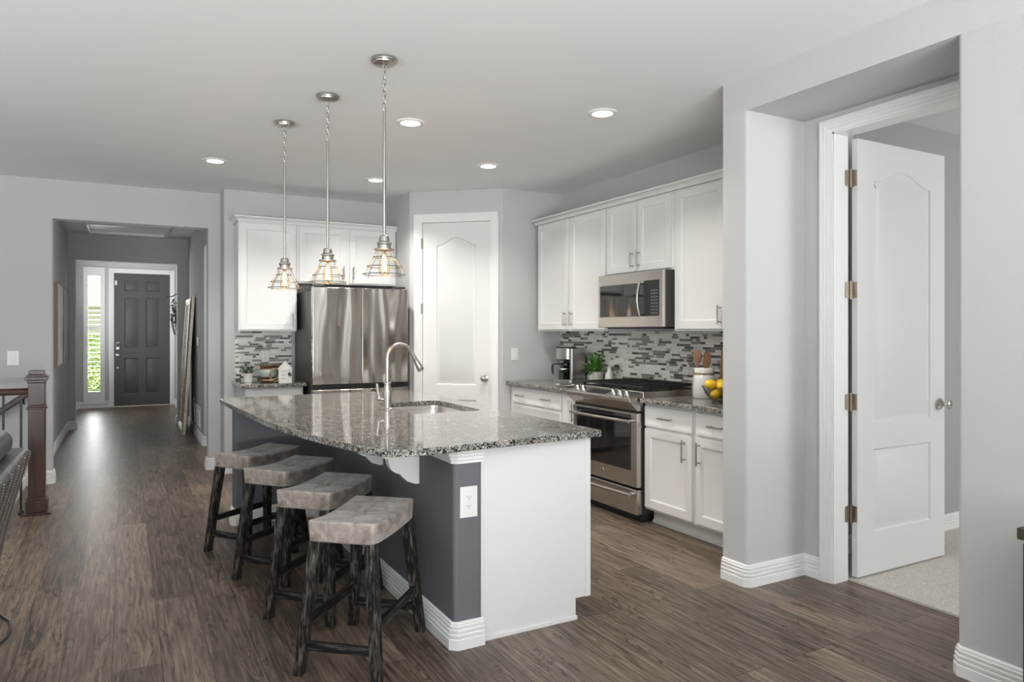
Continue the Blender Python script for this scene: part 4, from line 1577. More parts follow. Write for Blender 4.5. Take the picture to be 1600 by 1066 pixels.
# ------------------------------------------------------------------ bar stools
def make_stool(label):
    t = thing('bar_stool', label, 'stool', (0, 0, 0), 0, 'saddle bar stools along the island')
    hw, hl = 0.148, 0.227
    mb = MB()
    nx, ny = 28, 40

    def top(u, v):
        z = 0.594 + 0.018 * v * v
        r2 = (u * hw) ** 2 + (v * hl) ** 2
        z -= 0.014 * math.exp(-r2 / 0.0012) + 0.0035 * (math.exp(-(u * hw / 0.007) ** 2) + math.exp(-(v * hl / 0.007) ** 2)) * max(0, 1 - r2 / 0.016)
        z += 0.006 * (1 - u * u) * (1 - v * v)
        return z

    def bot(u, v):
        return 0.516 + 0.008 * v * v

    vs = []
    for k in (0, 1):
        for i in range(nx + 1):
            for j in range(ny + 1):
                u, v = -1 + 2 * i / nx, -1 + 2 * j / ny
                fl_ = 1.0 if k else 0.975
                vs.append((u * hw * fl_ * (1 - 0.035 * abs(v) ** 12), v * hl * fl_ * (1 - 0.025 * abs(u) ** 12), top(u, v) if k else bot(u, v)))
    fs = []
    st = (nx + 1) * (ny + 1)

    def I(k, i, j):
        return k * st + i * (ny + 1) + j

    for i in range(nx):
        for j in range(ny):
            fs.append((I(1, i, j), I(1, i + 1, j), I(1, i + 1, j + 1), I(1, i, j + 1)))
            fs.append((I(0, i, j), I(0, i, j + 1), I(0, i + 1, j + 1), I(0, i + 1, j)))
    for i in range(nx):
        fs.append((I(0, i, 0), I(0, i + 1, 0), I(1, i + 1, 0), I(1, i, 0)))
        fs.append((I(0, i, ny), I(1, i, ny), I(1, i + 1, ny), I(0, i + 1, ny)))
    for j in range(ny):
        fs.append((I(0, 0, j), I(1, 0, j), I(1, 0, j + 1), I(0, 0, j + 1)))
        fs.append((I(0, nx, j), I(0, nx, j + 1), I(1, nx, j + 1), I(1, nx, j)))
    mb.add(vs, fs)
    seat = mb.build('seat', M['suede'], t, bevel=0.012, seg=4)
    mb = MB()
    mb.tube([(0, -0.12 + 0.24 * i / 16, top(0, (-0.12 + 0.24 * i / 16) / hl) + 0.0004) for i in range(17)], 0.0017, 6)
    mb.tube([(-0.125 + 0.25 * i / 16, 0, top((-0.125 + 0.25 * i / 16) / hw, 0) + 0.0004) for i in range(17)], 0.0017, 6)
    for e in (-1, 1):
        mb.tube([(e * (hw - 0.013), (hl - 0.012) * (-1 + i / 10), top(0.9, (-1 + i / 10) * 0.95) - 0.0015) for i in range(21)], 0.0018, 6)
        mb.tube([((hw - 0.013) * (-1 + i / 10), e * (hl - 0.013), top((-1 + i / 10) * 0.9, 0.94) - 0.0015) for i in range(21)], 0.0018, 6)
    mb.build('seam', M['seam'], seat, weld=0)
    for sx in (-1, 1):
        for sy in (-1, 1):
            MB().frustum((sx * (hw + 0.018), sy * (hl + 0.02), 0), (sx * (hw - 0.03), sy * (hl - 0.032), 0.528), (0.0195, 0.0195), (0.0235, 0.0235)).build('leg', M['stoolwood'], t, bevel=0.003)

    def lp(sx, sy, z):
        k = z / 0.528
        return Vector((sx * (hw + 0.018 - 0.048 * k), sy * (hl + 0.02 - 0.052 * k), z))
    for sy in (-1, 1):
        MB().bar(lp(-1, sy, 0.115), lp(1, sy, 0.115), 0.019, 0.036).build('stretcher', M['stoolwood_x'], t, bevel=0.002)
    for sx in (-1, 1):
        MB().bar(lp(sx, -1, 0.20), lp(sx, 1, 0.20), 0.019, 0.036).build('stretcher', M['stoolwood_y'], t, bevel=0.002)
    return t


stool = make_stool('taupe suede saddle stool nearest the white island end panel')
for (x, y, a), lb in zip([(0.898, 2.948, -0.72), (0.893, 3.566, -0.775), (0.838, 4.185, -0.868), (0.752, 4.765, -0.955)],
                         ['', 'second taupe saddle stool counting from the white island end panel',
                          'third taupe saddle stool counting from the white island end panel',
                          'farthest taupe saddle stool at the hallway end of the island']):
    o = stool if not lb else copy_tree(stool)
    o.location = (x, y, 0)
    o.rotation_euler.z = a
    if lb:
        o['label'] = lb

# ------------------------------------------------------------------ stair railing
nr = thing('stair_railing', 'dark stained wooden newel post with handrail and black balusters', 'railing', (-0.58, 6.385, 0))
mb = MB()
for h, z0, z1 in ((0.092, 0.0, 0.014), (0.068, 0.014, 0.105), (0.062, 0.105, 0.125), (0.053, 0.125, 0.79), (0.064, 0.785, 0.80), (0.058, 0.80, 0.815), (0.053, 0.815, 0.985),
                  (0.060, 0.985, 1.005), (0.072, 1.005, 1.03), (0.062, 1.03, 1.045), (0.050, 1.045, 1.078)):
    mb.box(-h, -h, z0, h, h, z1)
mb.build('newel_post', M['stairwood'], nr, bevel=0.004, weld=0)
mb = MB()
mb.prism(round_poly([(-0.03, 0.0), (0.03, 0.0), (0.033, 0.03), (0.018, 0.05), (-0.018, 0.05), (-0.033, 0.03)], 0.006), -2.2, -0.053, Matrix(((0, 0, 1, 0), (1, 0, 0, 0), (0, 1, 0, 0.895), (0, 0, 0, 1))))
mb.build('handrail', M['stairwood'], nr)
for i in range(6):
    x = -0.10 - 0.108 * i
    mb = MB()
    mb.box(x - 0.0075, -0.0075, 0.0, x + 0.0075, 0.0075, 0.897)
    mb.lathe([(0, 0), (0.019, 0), (0.019, 0.01), (0.011, 0.03), (0, 0.03)], 12, (x, 0, 0))
    mb.build('baluster', M['blackmetal'], nr, weld=0)
wr_ = thing('wall_handrail', 'sloping dark wooden handrail fixed to the wall above the stairs', 'handrail', (-0.78, 7.48, 0.80))
MB().bar((0.06, 0, 0.045), (-1.9, 0, -1.42), 0.05, 0.05).build('rail', M['stairwood'], wr_, bevel=0.012)
mb = MB()
for k in (0.03, 0.75):
    x_, z_ = 0.06 - 1.96 * k, 0.045 - 1.465 * k
    mb.tube([(x_, 0, z_ - 0.02), (x_, 0.0, z_ - 0.06), (x_, 0.068, z_ - 0.075)], 0.008, 8)
mb.build('bracket', M['blackmetal'], wr_, weld=0)

# ------------------------------------------------------------------ sofa
sf = thing('sofa', 'charcoal grey leather sofa with studded back', 'sofa', (-0.85, 2.5, 0))


def PXZ(mb, poly, y0, y1):
    Mx = Matrix(((1, 0, 0, 0.85), (0, 0, 1, 0), (0, 1, 0, 0), (0, 0, 0, 1)))
    return mb.prism(poly, y0 - 2.5, y1 - 2.5, Mx)


outp = [(-0.500, 0.09), (-0.478, 0.24), (-0.455, 0.40), (-0.415, 0.60), (-0.375, 0.75), (-0.350, 0.84), (-0.346, 0.868), (-0.362, 0.884)]
bk = PXZ(MB(), outp + [(-0.45, 0.888), (-0.56, 0.88), (-0.66, 0.60), (-0.72, 0.30), (-0.72, 0.09)], 1.5, 3.57).build('backrest_frame', M['leather'], sf, bevel=0.012, seg=3)
mb = MB()
for y in (3.545, 3.36, 3.18, 3.0, 2.82, 2.64, 2.46, 2.28):
    L_ = []
    for i in range(len(outp) - 1):
        a, b_ = Vector(outp[i]), Vector(outp[i + 1])
        n_ = max(1, int((b_ - a).length / 0.0085))
        L_ += [a + (b_ - a) * k / n_ for k in range(n_)]
    for p in L_[2:]:
        mb.ball((p.x + 0.85, y - 2.5 - 0.0 * p.y, p.y), 0.0026, 0.0026, 0.0026, 6, 4)
mb.build('nailhead_trim', M['stitch'], bk, weld=0)
for y0, y1 in ((1.75, 2.58), (2.60, 3.43)):
    mb = MB()
    PXZ(mb, [(-0.395, 0.889), (-0.388, 0.95), (-0.42, 0.985), (-0.50, 0.995), (-0.58, 0.985), (-0.64, 0.94), (-0.655, 0.889)], y0, y1)
    PXZ(mb, [(-0.665, 0.888), (-0.725, 0.46), (-0.90, 0.46), (-0.84, 0.74), (-0.76, 0.888)], y0 + 0.03, min(y1, 3.355) - 0.03)
    mb.build('back_cushion', M['leather'], sf, bevel=0.03, seg=4, weld=0)
PXZ(MB(), [(-0.721, 0.09), (-0.721, 0.30), (-1.40, 0.30), (-1.40, 0.09)], 1.72, 3.35).build('seat_base', M['leather'], sf, bevel=0.01)
for y0, y1 in ((1.75, 2.53), (2.55, 3.33)):
    PXZ(MB(), [(-0.78, 0.301), (-0.78, 0.44), (-1.42, 0.45), (-1.42, 0.301)], y0, y1).build('seat_cushion', M['leather'], sf, bevel=0.03, seg=3)
for y0, y1 in ((1.5, 1.71), (3.36, 3.56)):
    PXZ(MB(), [(-0.721, 0.09), (-0.70, 0.60), (-1.42, 0.60), (-1.42, 0.09)], y0, y1).build('armrest', M['leather'], sf, bevel=0.03, seg=3)
for x_ in (-0.56, -1.35):
    for y_ in (1.6, 3.45):
        MB().lathe([(0, 0), (0.022, 0), (0.03, 0.095), (0, 0.095)], 14, (x_ + 0.85, y_ - 2.5, 0)).build('leg', M['blackmetal'], sf)
cb = [(-0.95, 4.32), (-0.75, 4.33), (-0.62, 4.26), (-0.53, 4.16), (-0.475, 4.04), (-0.458, 3.93), (-0.462, 3.83), (-0.49, 3.73), (-0.56, 3.67), (-0.70, 3.645), (-0.95, 3.66)]
mb = MB()
mb.tube([(x, y, 0.006) for x, y in cb], 0.0055, 8)
tag(mb.build('extension_cord', M['plastic_b']), 'black cord curling over the plank floor by the sofa', 'cord')

# ------------------------------------------------------------------ console at the right wall
cs = thing('console_cabinet', 'dark brown wooden console cabinet against the right wall', 'cabinet', (2.5, 1.196, 0), R(-90))
MB().box(-0.0, 0.0, 0.705, 0.95, 0.395, 0.742).build('top', M['brownwood'], cs, bevel=0.003)
MB().box(0.012, 0.02, 0.06, 0.938, 0.39, 0.704).build('body', M['brownwood'], cs)
for x0 in (0.018, 0.48):
    mb = MB()
    panel_slab(mb, 0.452, 0.62, 0.018, [rect(0.06, 0.06, 0.392, 0.56)], SHAKER, x0, 0.0015, 0.075)
    d = mb.build('door', M['brownwood'], cs)
    pull(d, x0 + (0.42 if x0 < 0.1 else 0.03), 0.42)
for x0 in (0.02, 0.88):
    for y0 in (0.03, 0.33):
        MB().box(x0, y0, 0, x0 + 0.05, y0 + 0.05, 0.059).build('leg', M['brownwood'], cs)

# ------------------------------------------------------------------ small things on the worktops
CZ = 0.8953


def leaf_blade(mb, base_, d, L_, w_, droop=0.3, n=5, cup=0.15):
    """curved pointed leaf"""
    base_ = Vector(base_)
    d = Vector(d).normalized()
    side = d.cross(Vector((0, 0, 1)))
    if side.length < 0.05:
        side = Vector((1, 0, 0))
    side.normalize()
    up = side.cross(d).normalized()
    vs, fs = [], []
    for i in range(n + 1):
        t_ = i / n
        c = base_ + d * (L_ * t_) - Vector((0, 0, 1)) * (droop * L_ * t_ * t_)
        ww = w_ * math.sin(PI * min(1, t_ * 0.9 + 0.1)) ** 0.8 if i < n else 0.0005
        vs += [tuple(c - side * ww / 2 + up * cup * ww), tuple(c), tuple(c + side * ww / 2 + up * cup * ww)]
    for i in range(n):
        a = i * 3
        fs += [(a, a + 1, a + 4, a + 3), (a + 1, a + 2, a + 5, a + 4)]
    mb.add(vs, fs)


random.seed(12)
# sage-like plant in white pot
t = thing('potted_plant', 'small grey-green leafy plant in a white pot beside the green pot', 'plant', (1.005, 6.93, CZ))
MB().lathe([(0, 0), (0.034, 0), (0.040, 0.02), (0.043, 0.078), (0.045, 0.084), (0.040, 0.085), (0.038, 0.075), (0, 0.074)], 24).build('pot', M['ceramic'], t)
mb = MB()
for i in range(150):
    a = random.uniform(0, 2 * PI)
    el = random.uniform(0.1, 1.4)
    L_ = random.uniform(0.02, 0.085)
    st_ = Vector((math.cos(a) * math.cos(el), math.sin(a) * math.cos(el), math.sin(el) * 1.0))
    p0 = Vector((0, 0, 0.08)) + st_ * L_
    dd_ = Vector((random.uniform(-1, 1), random.uniform(-1, 1), random.uniform(-0.3, 1)))
    leaf_blade(mb, p0, dd_, random.uniform(0.022, 0.036), 0.017, 0.2, 3)
for i in range(14):
    a = 2 * PI * i / 14
    mb.tube([(0, 0, 0.07), (0.03 * math.cos(a), 0.03 * math.sin(a), 0.12), (0.07 * math.cos(a), 0.07 * math.sin(a), 0.15)], 0.0015, 5)
mb.build('foliage', M['sage'], t, weld=0)
# glazed pot
t = thing('glazed_pot', 'turquoise and brown glazed pottery pot with driftwood loop', 'pot', (1.185, 6.90, CZ))
mb = MB()
pf = [(0, 0), (0.075, 0), (0.085, 0.012), (0.082, 0.03), (0.066, 0.036), (0.078, 0.05), (0.088, 0.085), (0.084, 0.12), (0.074, 0.138), (0.082, 0.15), (0.080, 0.154), (0.066, 0.14), (0.06, 0.06), (0, 0.05)]
mb.mat(0).lathe(pf, 30)
for i, f in enumerate(mb.f):
    zc = sum(mb.v[k][2] for k in f) / len(f)
    mb.m[i] = 1 if (zc < 0.05 or zc > 0.118) else 0
mb.build('pot', [M['glaze'], M['glaze_b']], t)
mb = MB()
mb.tube([(0.045 + 0.05 * math.cos(a), -0.085 + 0.01 * math.sin(2 * a), 0.07 + 0.058 * math.sin(a)) for a in [2 * PI * k / 22 for k in range(22)]], 0.009, 8, closed=True)
mb.tube([(-0.07, -0.09, 0.022), (0.0, -0.105, 0.018), (0.07, -0.09, 0.04), (0.085, -0.05, 0.10)], [0.005, 0.008, 0.008, 0.004], 8)
mb.build('driftwood_loop', M['wicker'], t)
# whitewashed house ornament
t = thing('house_ornament', 'white wooden house shaped ornament with a hanging tag', 'ornament', (1.292, 6.668, CZ), R(-8))
mb = MB()
mb.prism([(-0.058, 0), (0.058, 0), (0.058, 0.13), (0.0, 0.196), (-0.058, 0.13)], -0.02, 0.03, Matrix(((1, 0, 0, 0), (0, 0, 1, 0), (0, 1, 0, 0), (0, 0, 0, 1))))
mb.build('house_block', M['whitewood'], t, bevel=0.002)
mb = MB()
mb.bar((0.064, 0.005, 0.128), (-0.002, 0.005, 0.203), 0.06, 0.006)
mb.bar((-0.064, 0.005, 0.128), (0.002, 0.005, 0.203), 0.06, 0.006)
mb.bar((-0.06, -0.021, 0.131), (0.06, -0.021, 0.131), 0.004, 0.004)
mb.build('roof_boards', M['whitewood'], t, weld=0)
mb = MB()
for k in range(3):
    zc = 0.108 - 0.03 * k
    pts = [(-0.04 + 0.005 * i, -0.0212, zc + 0.009 * math.sin(i * 1.9 + k) * (1 if i % 3 else 0.4)) for i in range(12 - 2 * k)]
    mb.tube(pts, 0.0013, 5)
mb.build('script_lettering', M['ink'], t, weld=0)
tg = MB()
tg.prism(round_poly(rect(-0.013, -0.018, 0.013, 0.018), 0.003), 0, 0.003, Matrix.Translation((0.036, -0.023, 0.082)) @ Matrix.Rotation(R(90), 4, 'X') @ Matrix.Rotation(R(25), 4, 'Z'))
tg.tube([(0.036, -0.0235, 0.098), (0.034, -0.0235, 0.13)], 0.001, 5)
tg.build('hanging_tag', M['brownwood'], t, weld=0)

# coffee maker and its carafe
cm = thing('coffee_maker', 'stainless steel drip coffee maker in the worktop corner', 'coffee maker', (3.50, 5.60, CZ), R(-70))
mb = MB()
mb.prism(round_poly(rect(0.0, 0.0, 0.235, 0.235), {0: 0.05, 1: 0.03}), 0.0, 0.028)
mb.build('base', M['steel_plain'], cm, bevel=0.004)
MB().lathe([(0, 0.0285), (0.07, 0.0285), (0.07, 0.033), (0, 0.033)], 28, (0.095, 0.092, 0)).build('warming_plate', M['plastic_b'], cm)
mb = MB()
mb.box(0.012, 0.168, 0.0285, 0.205, 0.20, 0.315)
mb.build('column', M['plastic_b'], cm, bevel=0.004)
mb = MB()
mb.box(0.195, 0.02, 0.0285, 0.228, 0.232, 0.318)
mb.build('side_panel', M['steel_plain'], cm, bevel=0.01)
mb = MB()
mb.box(0.012, 0.202, 0.0285, 0.194, 0.232, 0.318)
mb.build('water_tank', M['plastic_b'], cm, bevel=0.006)
mb = MB()
mb.prism(round_poly(rect(0.008, 0.01, 0.193, 0.167), {0: 0.075, 1: 0.03}), 0.215, 0.318)
mb.build('brew_head', M['steel_plain'], cm, bevel=0.004)
mb = MB()
mb.prism(round_poly(rect(0.02, 0.02, 0.19, 0.165), 0.04), 0.3185, 0.33)
mb.build('lid', M['plastic_b'], cm, bevel=0.003)
cf = thing('carafe', 'glass coffee carafe with black handle on the coffee maker plate', 'carafe', (cm.matrix_basis @ Vector((0.095, 0.092, 0.0335)))[:], R(-70))
MB().lathe([(0, 0.0), (0.055, 0.0), (0.062, 0.02), (0.062, 0.07), (0.05, 0.112), (0.05, 0.125), (0.047, 0.125), (0.047, 0.112), (0.059, 0.07), (0.059, 0.02), (0.052, 0.003), (0, 0.003)], 28).build('glass_jug', M['bowlglass'], cf, angle=60)
MB().lathe([(0, 0.1255), (0.052, 0.1255), (0.052, 0.14), (0.04, 0.15), (0, 0.152)], 24).build('jug_lid', M['plastic_b'], cf)
mb = MB()
mb.tube([(-0.045, -0.02, 0.135), (-0.085, -0.04, 0.14), (-0.108, -0.052, 0.13), (-0.112, -0.054, 0.09), (-0.108, -0.052, 0.04)], [0.008, 0.009, 0.011, 0.012, 0.009], 10)
mb.build('jug_handle', M['plastic_b'], cf)
MB().lathe([(0.0628, 0.088), (0.0585, 0.096), (0.0595, 0.096), (0.0638, 0.088)], 28, closed=True).build('jug_band', M['steel'], cf)

# leafy plant in cream pot, bottle, ornament
t = thing('potted_plant', 'bright green leafy plant in a cream ribbed pot by the range', 'plant', (3.72, 5.19, CZ))
t.scale = (1.1, 1.1, 1.28)
mb = MB()
pf = [(0, 0), (0.052, 0), (0.054, 0.004), (0.056, 0.085), (0.053, 0.088), (0.050, 0.078), (0, 0.076)]
mb.lathe(pf, 36)
for i in range(12):
    a = 2 * PI * i / 12
    mb.tube([(0.0545 * math.cos(a), 0.0545 * math.sin(a), 0.006), (0.056 * math.cos(a), 0.056 * math.sin(a), 0.084)], 0.0022, 5)
mb.build('pot', M['ceramic_s'], t, weld=0)
mb = MB()
random.seed(5)
for i in range(105):
    a = random.uniform(0, 2 * PI)
    el = random.uniform(0.25, 1.45)
    d = Vector((math.cos(a) * math.cos(el), math.sin(a) * math.cos(el), math.sin(el)))
    if d.x > 0:
        d.x *= 0.2
    if d.y < 0:
        d.y *= 0.5
    L_ = random.uniform(0.08, 0.18)
    leaf_blade(mb, Vector((d.x * 0.02, d.y * 0.03, 0.078)), d, L_, random.uniform(0.022, 0.038), random.uniform(0.05, 0.5), 6)
for i in range(9):
    a = 2 * PI * i / 9
    d = Vector((math.cos(a) * 0.4 - 0.12, math.sin(a) * 0.7, 1)).normalized()
    tip = Vector((0, 0, 0.075)) + d * random.uniform(0.10, 0.165)
    mb.tube([(0, 0, 0.075), tuple(tip)], 0.0018, 5)
    for k in range(4):
        q = Vector((random.uniform(-1, 0.4), random.uniform(-1, 1), random.uniform(0.0, 1)))
        leaf_blade(mb, tip, q, 0.035, 0.02, 0.2, 4)
mb.build('foliage', M['leaf'], t, weld=0)
t = MB().lathe([(0, 0), (0.034, 0), (0.037, 0.006), (0.037, 0.085), (0.030, 0.105), (0.019, 0.125), (0.018, 0.155), (0.020, 0.158), (0.020, 0.163), (0, 0.163)], 28).build('bottle', M['ceramic'], loc=(3.757, 5.045, CZ), angle=60)
tag(t, 'white ceramic bottle between leafy plant and range grates', 'bottle')
t = thing('glass_ornament', 'small round grey glass ornament on a stem beside the white bottle', 'ornament', (3.775, 4.962, CZ))
mb = MB()
mb.ball((0, 0, 0.155), 0.03, 0.03, 0.03, 20, 12)
mb.build('globe', M['bowlglass'], t)
mb = MB()
mb.tube([(0.0315 * math.cos(a), 0.0315 * math.sin(a) , 0.155 + 0.004 * math.sin(a)) for a in [2 * PI * k / 24 for k in range(24)]], 0.003, 6, closed=True)
mb.lathe([(0, 0), (0.026, 0), (0.026, 0.006), (0.005, 0.012), (0.004, 0.124), (0, 0.124)], 16)
mb.build('stand', M['pull'], t, weld=0)
# spoon rest with dark spoon
sr = MB().lathe([(0, 0), (0.06, 0), (0.085, 0.010), (0.092, 0.016), (0.088, 0.017), (0.06, 0.006), (0, 0.005)], 30).build('spoon_rest', M['ceramic'], loc=(3.325, 5.10, CZ))
sr.scale = (0.75, 1.25, 1)
tag(sr, 'white oval spoon rest on the worktop left of the range knobs', 'spoon rest')
mb = MB()
mb.ball((0, 0.05, 0.014), 0.022, 0.034, 0.008, 14, 8)
mb.tube([(0, 0.02, 0.015), (0.005, -0.09, 0.023)], [0.006, 0.005], 8)
tag(mb.build('serving_spoon', M['brownwood'], loc=(3.325, 5.10, CZ)), 'dark serving spoon lying in the white spoon rest', 'spoon')

# crock with wooden spoons
t = thing('utensil_crock', 'white jar shaped crock with jute twine around its neck', 'crock', (3.625, 3.745, CZ))
MB().lathe([(0, 0), (0.072, 0), (0.080, 0.008), (0.081, 0.14), (0.076, 0.158), (0.066, 0.168), (0.066, 0.178), (0.070, 0.18), (0.070, 0.212), (0.066, 0.216), (0.062, 0.212), (0.060, 0.17), (0.072, 0.14), (0.070, 0.012), (0, 0.010)], 36).build('jar', M['ceramic'], t, angle=60)
mb = MB()
for k in range(3):
    mb.tube([(0.069 * math.cos(a), 0.069 * math.sin(a), 0.170 + 0.0035 * k) for a in [2 * PI * q / 28 for q in range(28)]], 0.0022, 6, closed=True)
for k, (dx_, dz_) in enumerate(((-0.02, 0.03), (0.02, 0.026))):
    mb.tube([(-0.066, 0.03, 0.173), (-0.078 + dx_ * 0.3, 0.035 + dx_, 0.173 + dz_), (-0.082, 0.035 + dx_ * 1.5, 0.172), (-0.07, 0.031, 0.172)], 0.002, 6)
mb.tube([(-0.070, 0.03, 0.172), (-0.086, 0.036, 0.13), (-0.083, 0.034, 0.08), (-0.087, 0.037, 0.05)], 0.002, 6)
mb.tube([(-0.070, 0.03, 0.172), (-0.083, 0.020, 0.12), (-0.086, 0.024, 0.09)], 0.002, 6)
mb.build('twine', M['twine'], t, weld=0)


def spoon(label, x, y, tilt, rz, kind):
    mb = MB()
    if kind == 0:
        mb.ball((0, 0, 0.285), 0.031, 0.009, 0.05, 18, 12)
        mb.tube([(0, 0, 0), (0, 0, 0.13), (0, 0, 0.25)], [0.006, 0.007, 0.009], 10)
    else:
        mb.prism(round_poly([(-0.012, 0.19), (0.012, 0.19), (0.028, 0.24), (0.028, 0.31), (-0.02, 0.325), (-0.028, 0.24)], 0.008), -0.004, 0.004, Matrix(((1, 0, 0, 0), (0, 0, 1, 0), (0, 1, 0, 0), (0, 0, 0, 1))))
        mb.tube([(0, 0, 0), (0, 0, 0.20)], [0.006, 0.009], 10)
    o = mb.build('wooden_spoon' if kind == 0 else 'wooden_spatula', M['spoonwood'], loc=(x, y, CZ + 0.012), weld=0)
    o.rotation_euler = (tilt[0], tilt[1], rz)
    return tag(o, label, 'spoon' if kind == 0 else 'spatula')


spoon('rounded wooden spoon standing upright in the white crock', 3.612, 3.765, (0.07, -0.08), R(-40), 0)
spoon('flat wooden spatula leaning to the right in the white crock', 3.63, 3.75, (0.19, 0.03), R(-30), 1)
o = MB().prism(round_poly(rect(-0.17, 0, 0.17, 0.37), 0.03), 0, 0.018, Matrix(((1, 0, 0, 0), (0, 0, 1, 0), (0, 1, 0, 0), (0, 0, 0, 1)))).build('cutting_board', M['boardwood'], loc=(3.772, 3.585, CZ), bevel=0.004)
o.rotation_euler = (R(-4.5), 0, R(-90))
tag(o, 'wooden cutting board leaning against the mosaic tiles behind the lemon bowl', 'cutting board')

# bowl of lemons
BX, BY = 3.47, 3.42
t = MB().lathe([(0, 0), (0.062, 0), (0.066, 0.004), (0.06, 0.010), (0.075, 0.022), (0.108, 0.062), (0.132, 0.112), (0.129, 0.113), (0.104, 0.064), (0.071, 0.026), (0.05, 0.014), (0, 0.012)], 40).build('fruit_bowl', M['lemonbowl'], loc=(BX, BY, CZ), angle=70)
tag(t, 'clear glass bowl holding yellow lemons', 'bowl')


def lemon(label, dx_, dy_, dz_, rz, tilt, s_=1.0):
    mb = MB()
    prof = []
    for i in range(15):
        a = -PI / 2 + PI * i / 14
        r_ = 0.0345 * math.cos(a)
        z_ = 0.0405 * math.sin(a)
        if abs(math.sin(a)) > 0.93:
            z_ += 0.004 * (abs(math.sin(a)) - 0.93) / 0.07 * (1 if a > 0 else -1)
        prof.append((max(0.0, r_), z_))
    prof[0] = (0, prof[0][1])
    prof[-1] = (0, prof[-1][1])
    mb.lathe(prof, 22)
    o = mb.build('lemon', M['lemon'], loc=(BX + dx_, BY + dy_, CZ + dz_), angle=80)
    o.rotation_euler = (R(tilt), 0, R(rz))
    o.scale = (s_, s_, s_)
    return tag(o, label, 'lemon', 'lemons in the glass bowl')


lemon('lower lemon pressed against the glass bowl front near the crock', -0.048, 0.009, 0.056, 95, 84, 0.93)
lemon('lower lemon against the glass bowl front near the wall column', 0.005, -0.045, 0.056, 140, 92, 0.93)
lemon('lower lemon in the glass bowl on the crock side', 0.008, 0.056, 0.056, 60, 90, 0.93)
lemon('lower lemon at the back of the glass bowl near the cutting board', 0.060, 0.003, 0.056, 150, 90, 0.93)
lemon('upper lemon poking above the bowl rim on the crock side', -0.056, 0.044, 0.121, 65, 97)
lemon('upper lemon in the middle of the bowl above the front two', -0.028, -0.028, 0.118, 120, 80, 0.98)
lemon('topmost lemon at the bowl edge touching the column side', 0.045, -0.032, 0.124, 80, 72, 0.96)
lemon('upper lemon at the back of the bowl toward the tiles', 0.033, 0.044, 0.122, 150, 90, 0.95)

# ------------------------------------------------------------------ hallway things
for lb, y0, y1 in (('abstract grey canvas nearer the hallway opening, left of its pair', 9.38, 10.30), ('abstract grey canvas nearer the front door, right of its pair', 10.335, 11.25)):
    t = thing('wall_art', lb, 'picture', (-0.70, (y0 + y1) / 2, 1.45), R(90), 'pair of abstract canvases in the hall')
    h = (y1 - y0) / 2
    mb = MB()
    for x0, x1, z0, z1 in ((-h, -h + 0.012, -0.485, 0.485), (h - 0.012, h, -0.485, 0.485), (-h + 0.012, h - 0.012, -0.485, -0.473), (-h + 0.012, h - 0.012, 0.473, 0.485)):
        mb.box(x0, -0.042, z0, x1, 0, z1)
    mb.build('frame', M['canvas_wood'], t, weld=0)
    MB().box(-h + 0.013, -0.036, -0.472, h - 0.013, -0.004, 0.472).build('canvas', M['art'], t)

mi = thing('leaning_mirror', 'tall silver framed mirror leaning against the hall wall', 'mirror', (0.672, 10.72, 0))
TM = Matrix.Rotation(math.atan2(0.11, 1.8), 4, 'Y')
mb = MB()
hw_, ht_ = 0.45, 1.84
prof = [(0.0, 0.035), (0.0, 0.0), (0.02, -0.012), (0.05, -0.004), (0.055, -0.014), (0.075, -0.006), (0.095, 0.008), (0.095, 0.035)]
pts = [(-hw_, 0), (hw_, 0), (hw_, ht_), (-hw_, ht_)]
sg = [(1, 1), (-1, 1), (-1, -1), (1, -1)]
vs, fs = [], []
for (y_, z_), (sy, sz) in zip(pts, sg):
    for o_, x_ in prof:
        vs.append((x_, y_ + sy * o_, z_ + sz * o_))
k = len(prof)
for i in range(4):
    j = (i + 1) % 4
    for q in range(k):
        q2 = (q + 1) % k
        fs.append((i * k + q, j * k + q, j * k + q2, i * k + q2))
mb.add(vs, fs, TM)
mb.build('frame', M['mirrorframe'], mi, angle=25)
MB().box(0.012, -hw_ + 0.09, 0.09, 0.02, hw_ - 0.09, ht_ - 0.09, TM).build('mirror_glass', M['mirror'], mi)

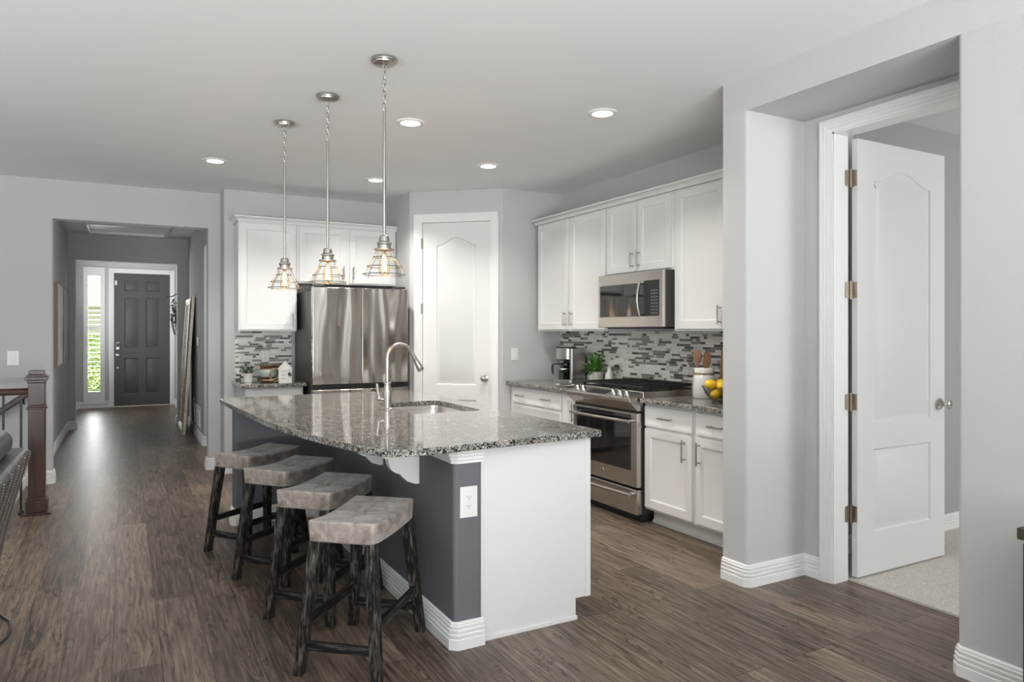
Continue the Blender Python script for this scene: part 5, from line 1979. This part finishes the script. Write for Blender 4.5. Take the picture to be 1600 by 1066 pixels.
th = thing('thermostat', 'small white thermostat with dark display on the hall wall', 'thermostat', (0.83, 9.80, 1.24), R(-90))
MB().box(-0.055, -0.022, -0.055, 0.055, 0, 0.055).build('housing', M['plastic_w'], th, bevel=0.006)
MB().box(-0.03, -0.024, -0.04, 0.03, -0.0222, -0.005).build('display', M['display'], th)
MB().box(-0.02, -0.024, 0.012, 0.02, -0.0222, 0.035).build('button_panel', M['keys'], th)
for lb, y in (('white floor-level return air grille farther along the hall wall', 10.22), ('white floor-level return air grille nearest the side opening', 9.72)):
    t = thing('vent_grille', lb, 'vent', (0.83, y, 0.28), R(-90), 'return air grilles on the hall wall')
    mb = MB()
    for x0, x1, z0, z1 in ((-0.19, -0.16, -0.14, 0.14), (0.16, 0.19, -0.14, 0.14), (-0.16, 0.16, -0.14, -0.11), (-0.16, 0.16, 0.11, 0.14)):
        mb.box(x0, -0.010, z0, x1, 0, z1)
    mb.build('frame', M['plastic_w'], t, weld=0)
    mb = MB()
    for i in range(13):
        mb.box(-0.16, -0.006, -0.006, 0.16, 0.006, -0.0035, Matrix.Translation((0, -0.006, -0.10 + i * 0.0165)) @ Matrix.Rotation(R(35), 4, 'X'))
    mb.build('louvers', M['plastic_w'], t, weld=0)
outlet('white outlet on the hall wall behind the leaning mirror', (0.83, 10.55, 0.40), R(-90), kind='wall_outlet')

wd = thing('wall_basket', 'black metal wall basket with dark greenery beside the front door', 'wall decor', (0.83, 13.0, 1.30))
mb = MB()
for z, r_ in ((0.02, 0.10), (0.16, 0.14), (0.34, 0.15)):
    mb.tube([(-0.004 - abs(r_ * math.sin(a)), r_ * math.cos(a), z) for a in [PI * k / 14 for k in range(15)]], 0.006, 6)
    mb.tube([(-0.006, -r_, z), (-0.006, r_, z)], 0.006, 6)
for k in range(7):
    a = PI * k / 6
    mb.tube([(-0.006 - 0.10 * math.sin(a), 0.10 * math.cos(a), 0.02), (-0.006 - 0.14 * math.sin(a), 0.14 * math.cos(a), 0.16), (-0.006 - 0.15 * math.sin(a), 0.15 * math.cos(a), 0.34)], 0.005, 6)
mb.tube([(-0.008, 0, 0.0), (-0.008, 0, 0.70), (-0.02, 0, 0.745), (-0.06, 0, 0.70), (-0.13, 0, 0.655), (-0.21, 0, 0.645), (-0.22, 0, 0.655)], 0.008, 8)
mb.build('basket', M['blackmetal'], wd, weld=0)
mb = MB()
for i in range(120):
    p = Vector((random.uniform(-0.14, -0.02), random.uniform(-0.12, 0.12), random.uniform(0.18, 0.58)))
    leaf_blade(mb, p, (random.uniform(-1, 0.3), random.uniform(-1, 1), random.uniform(-0.5, 1)), random.uniform(0.05, 0.09), 0.03, 0.3, 3)
mb.build('greenery', mat('dark_greenery', (0.014, 0.018, 0.013), 0.6), wd, weld=0)
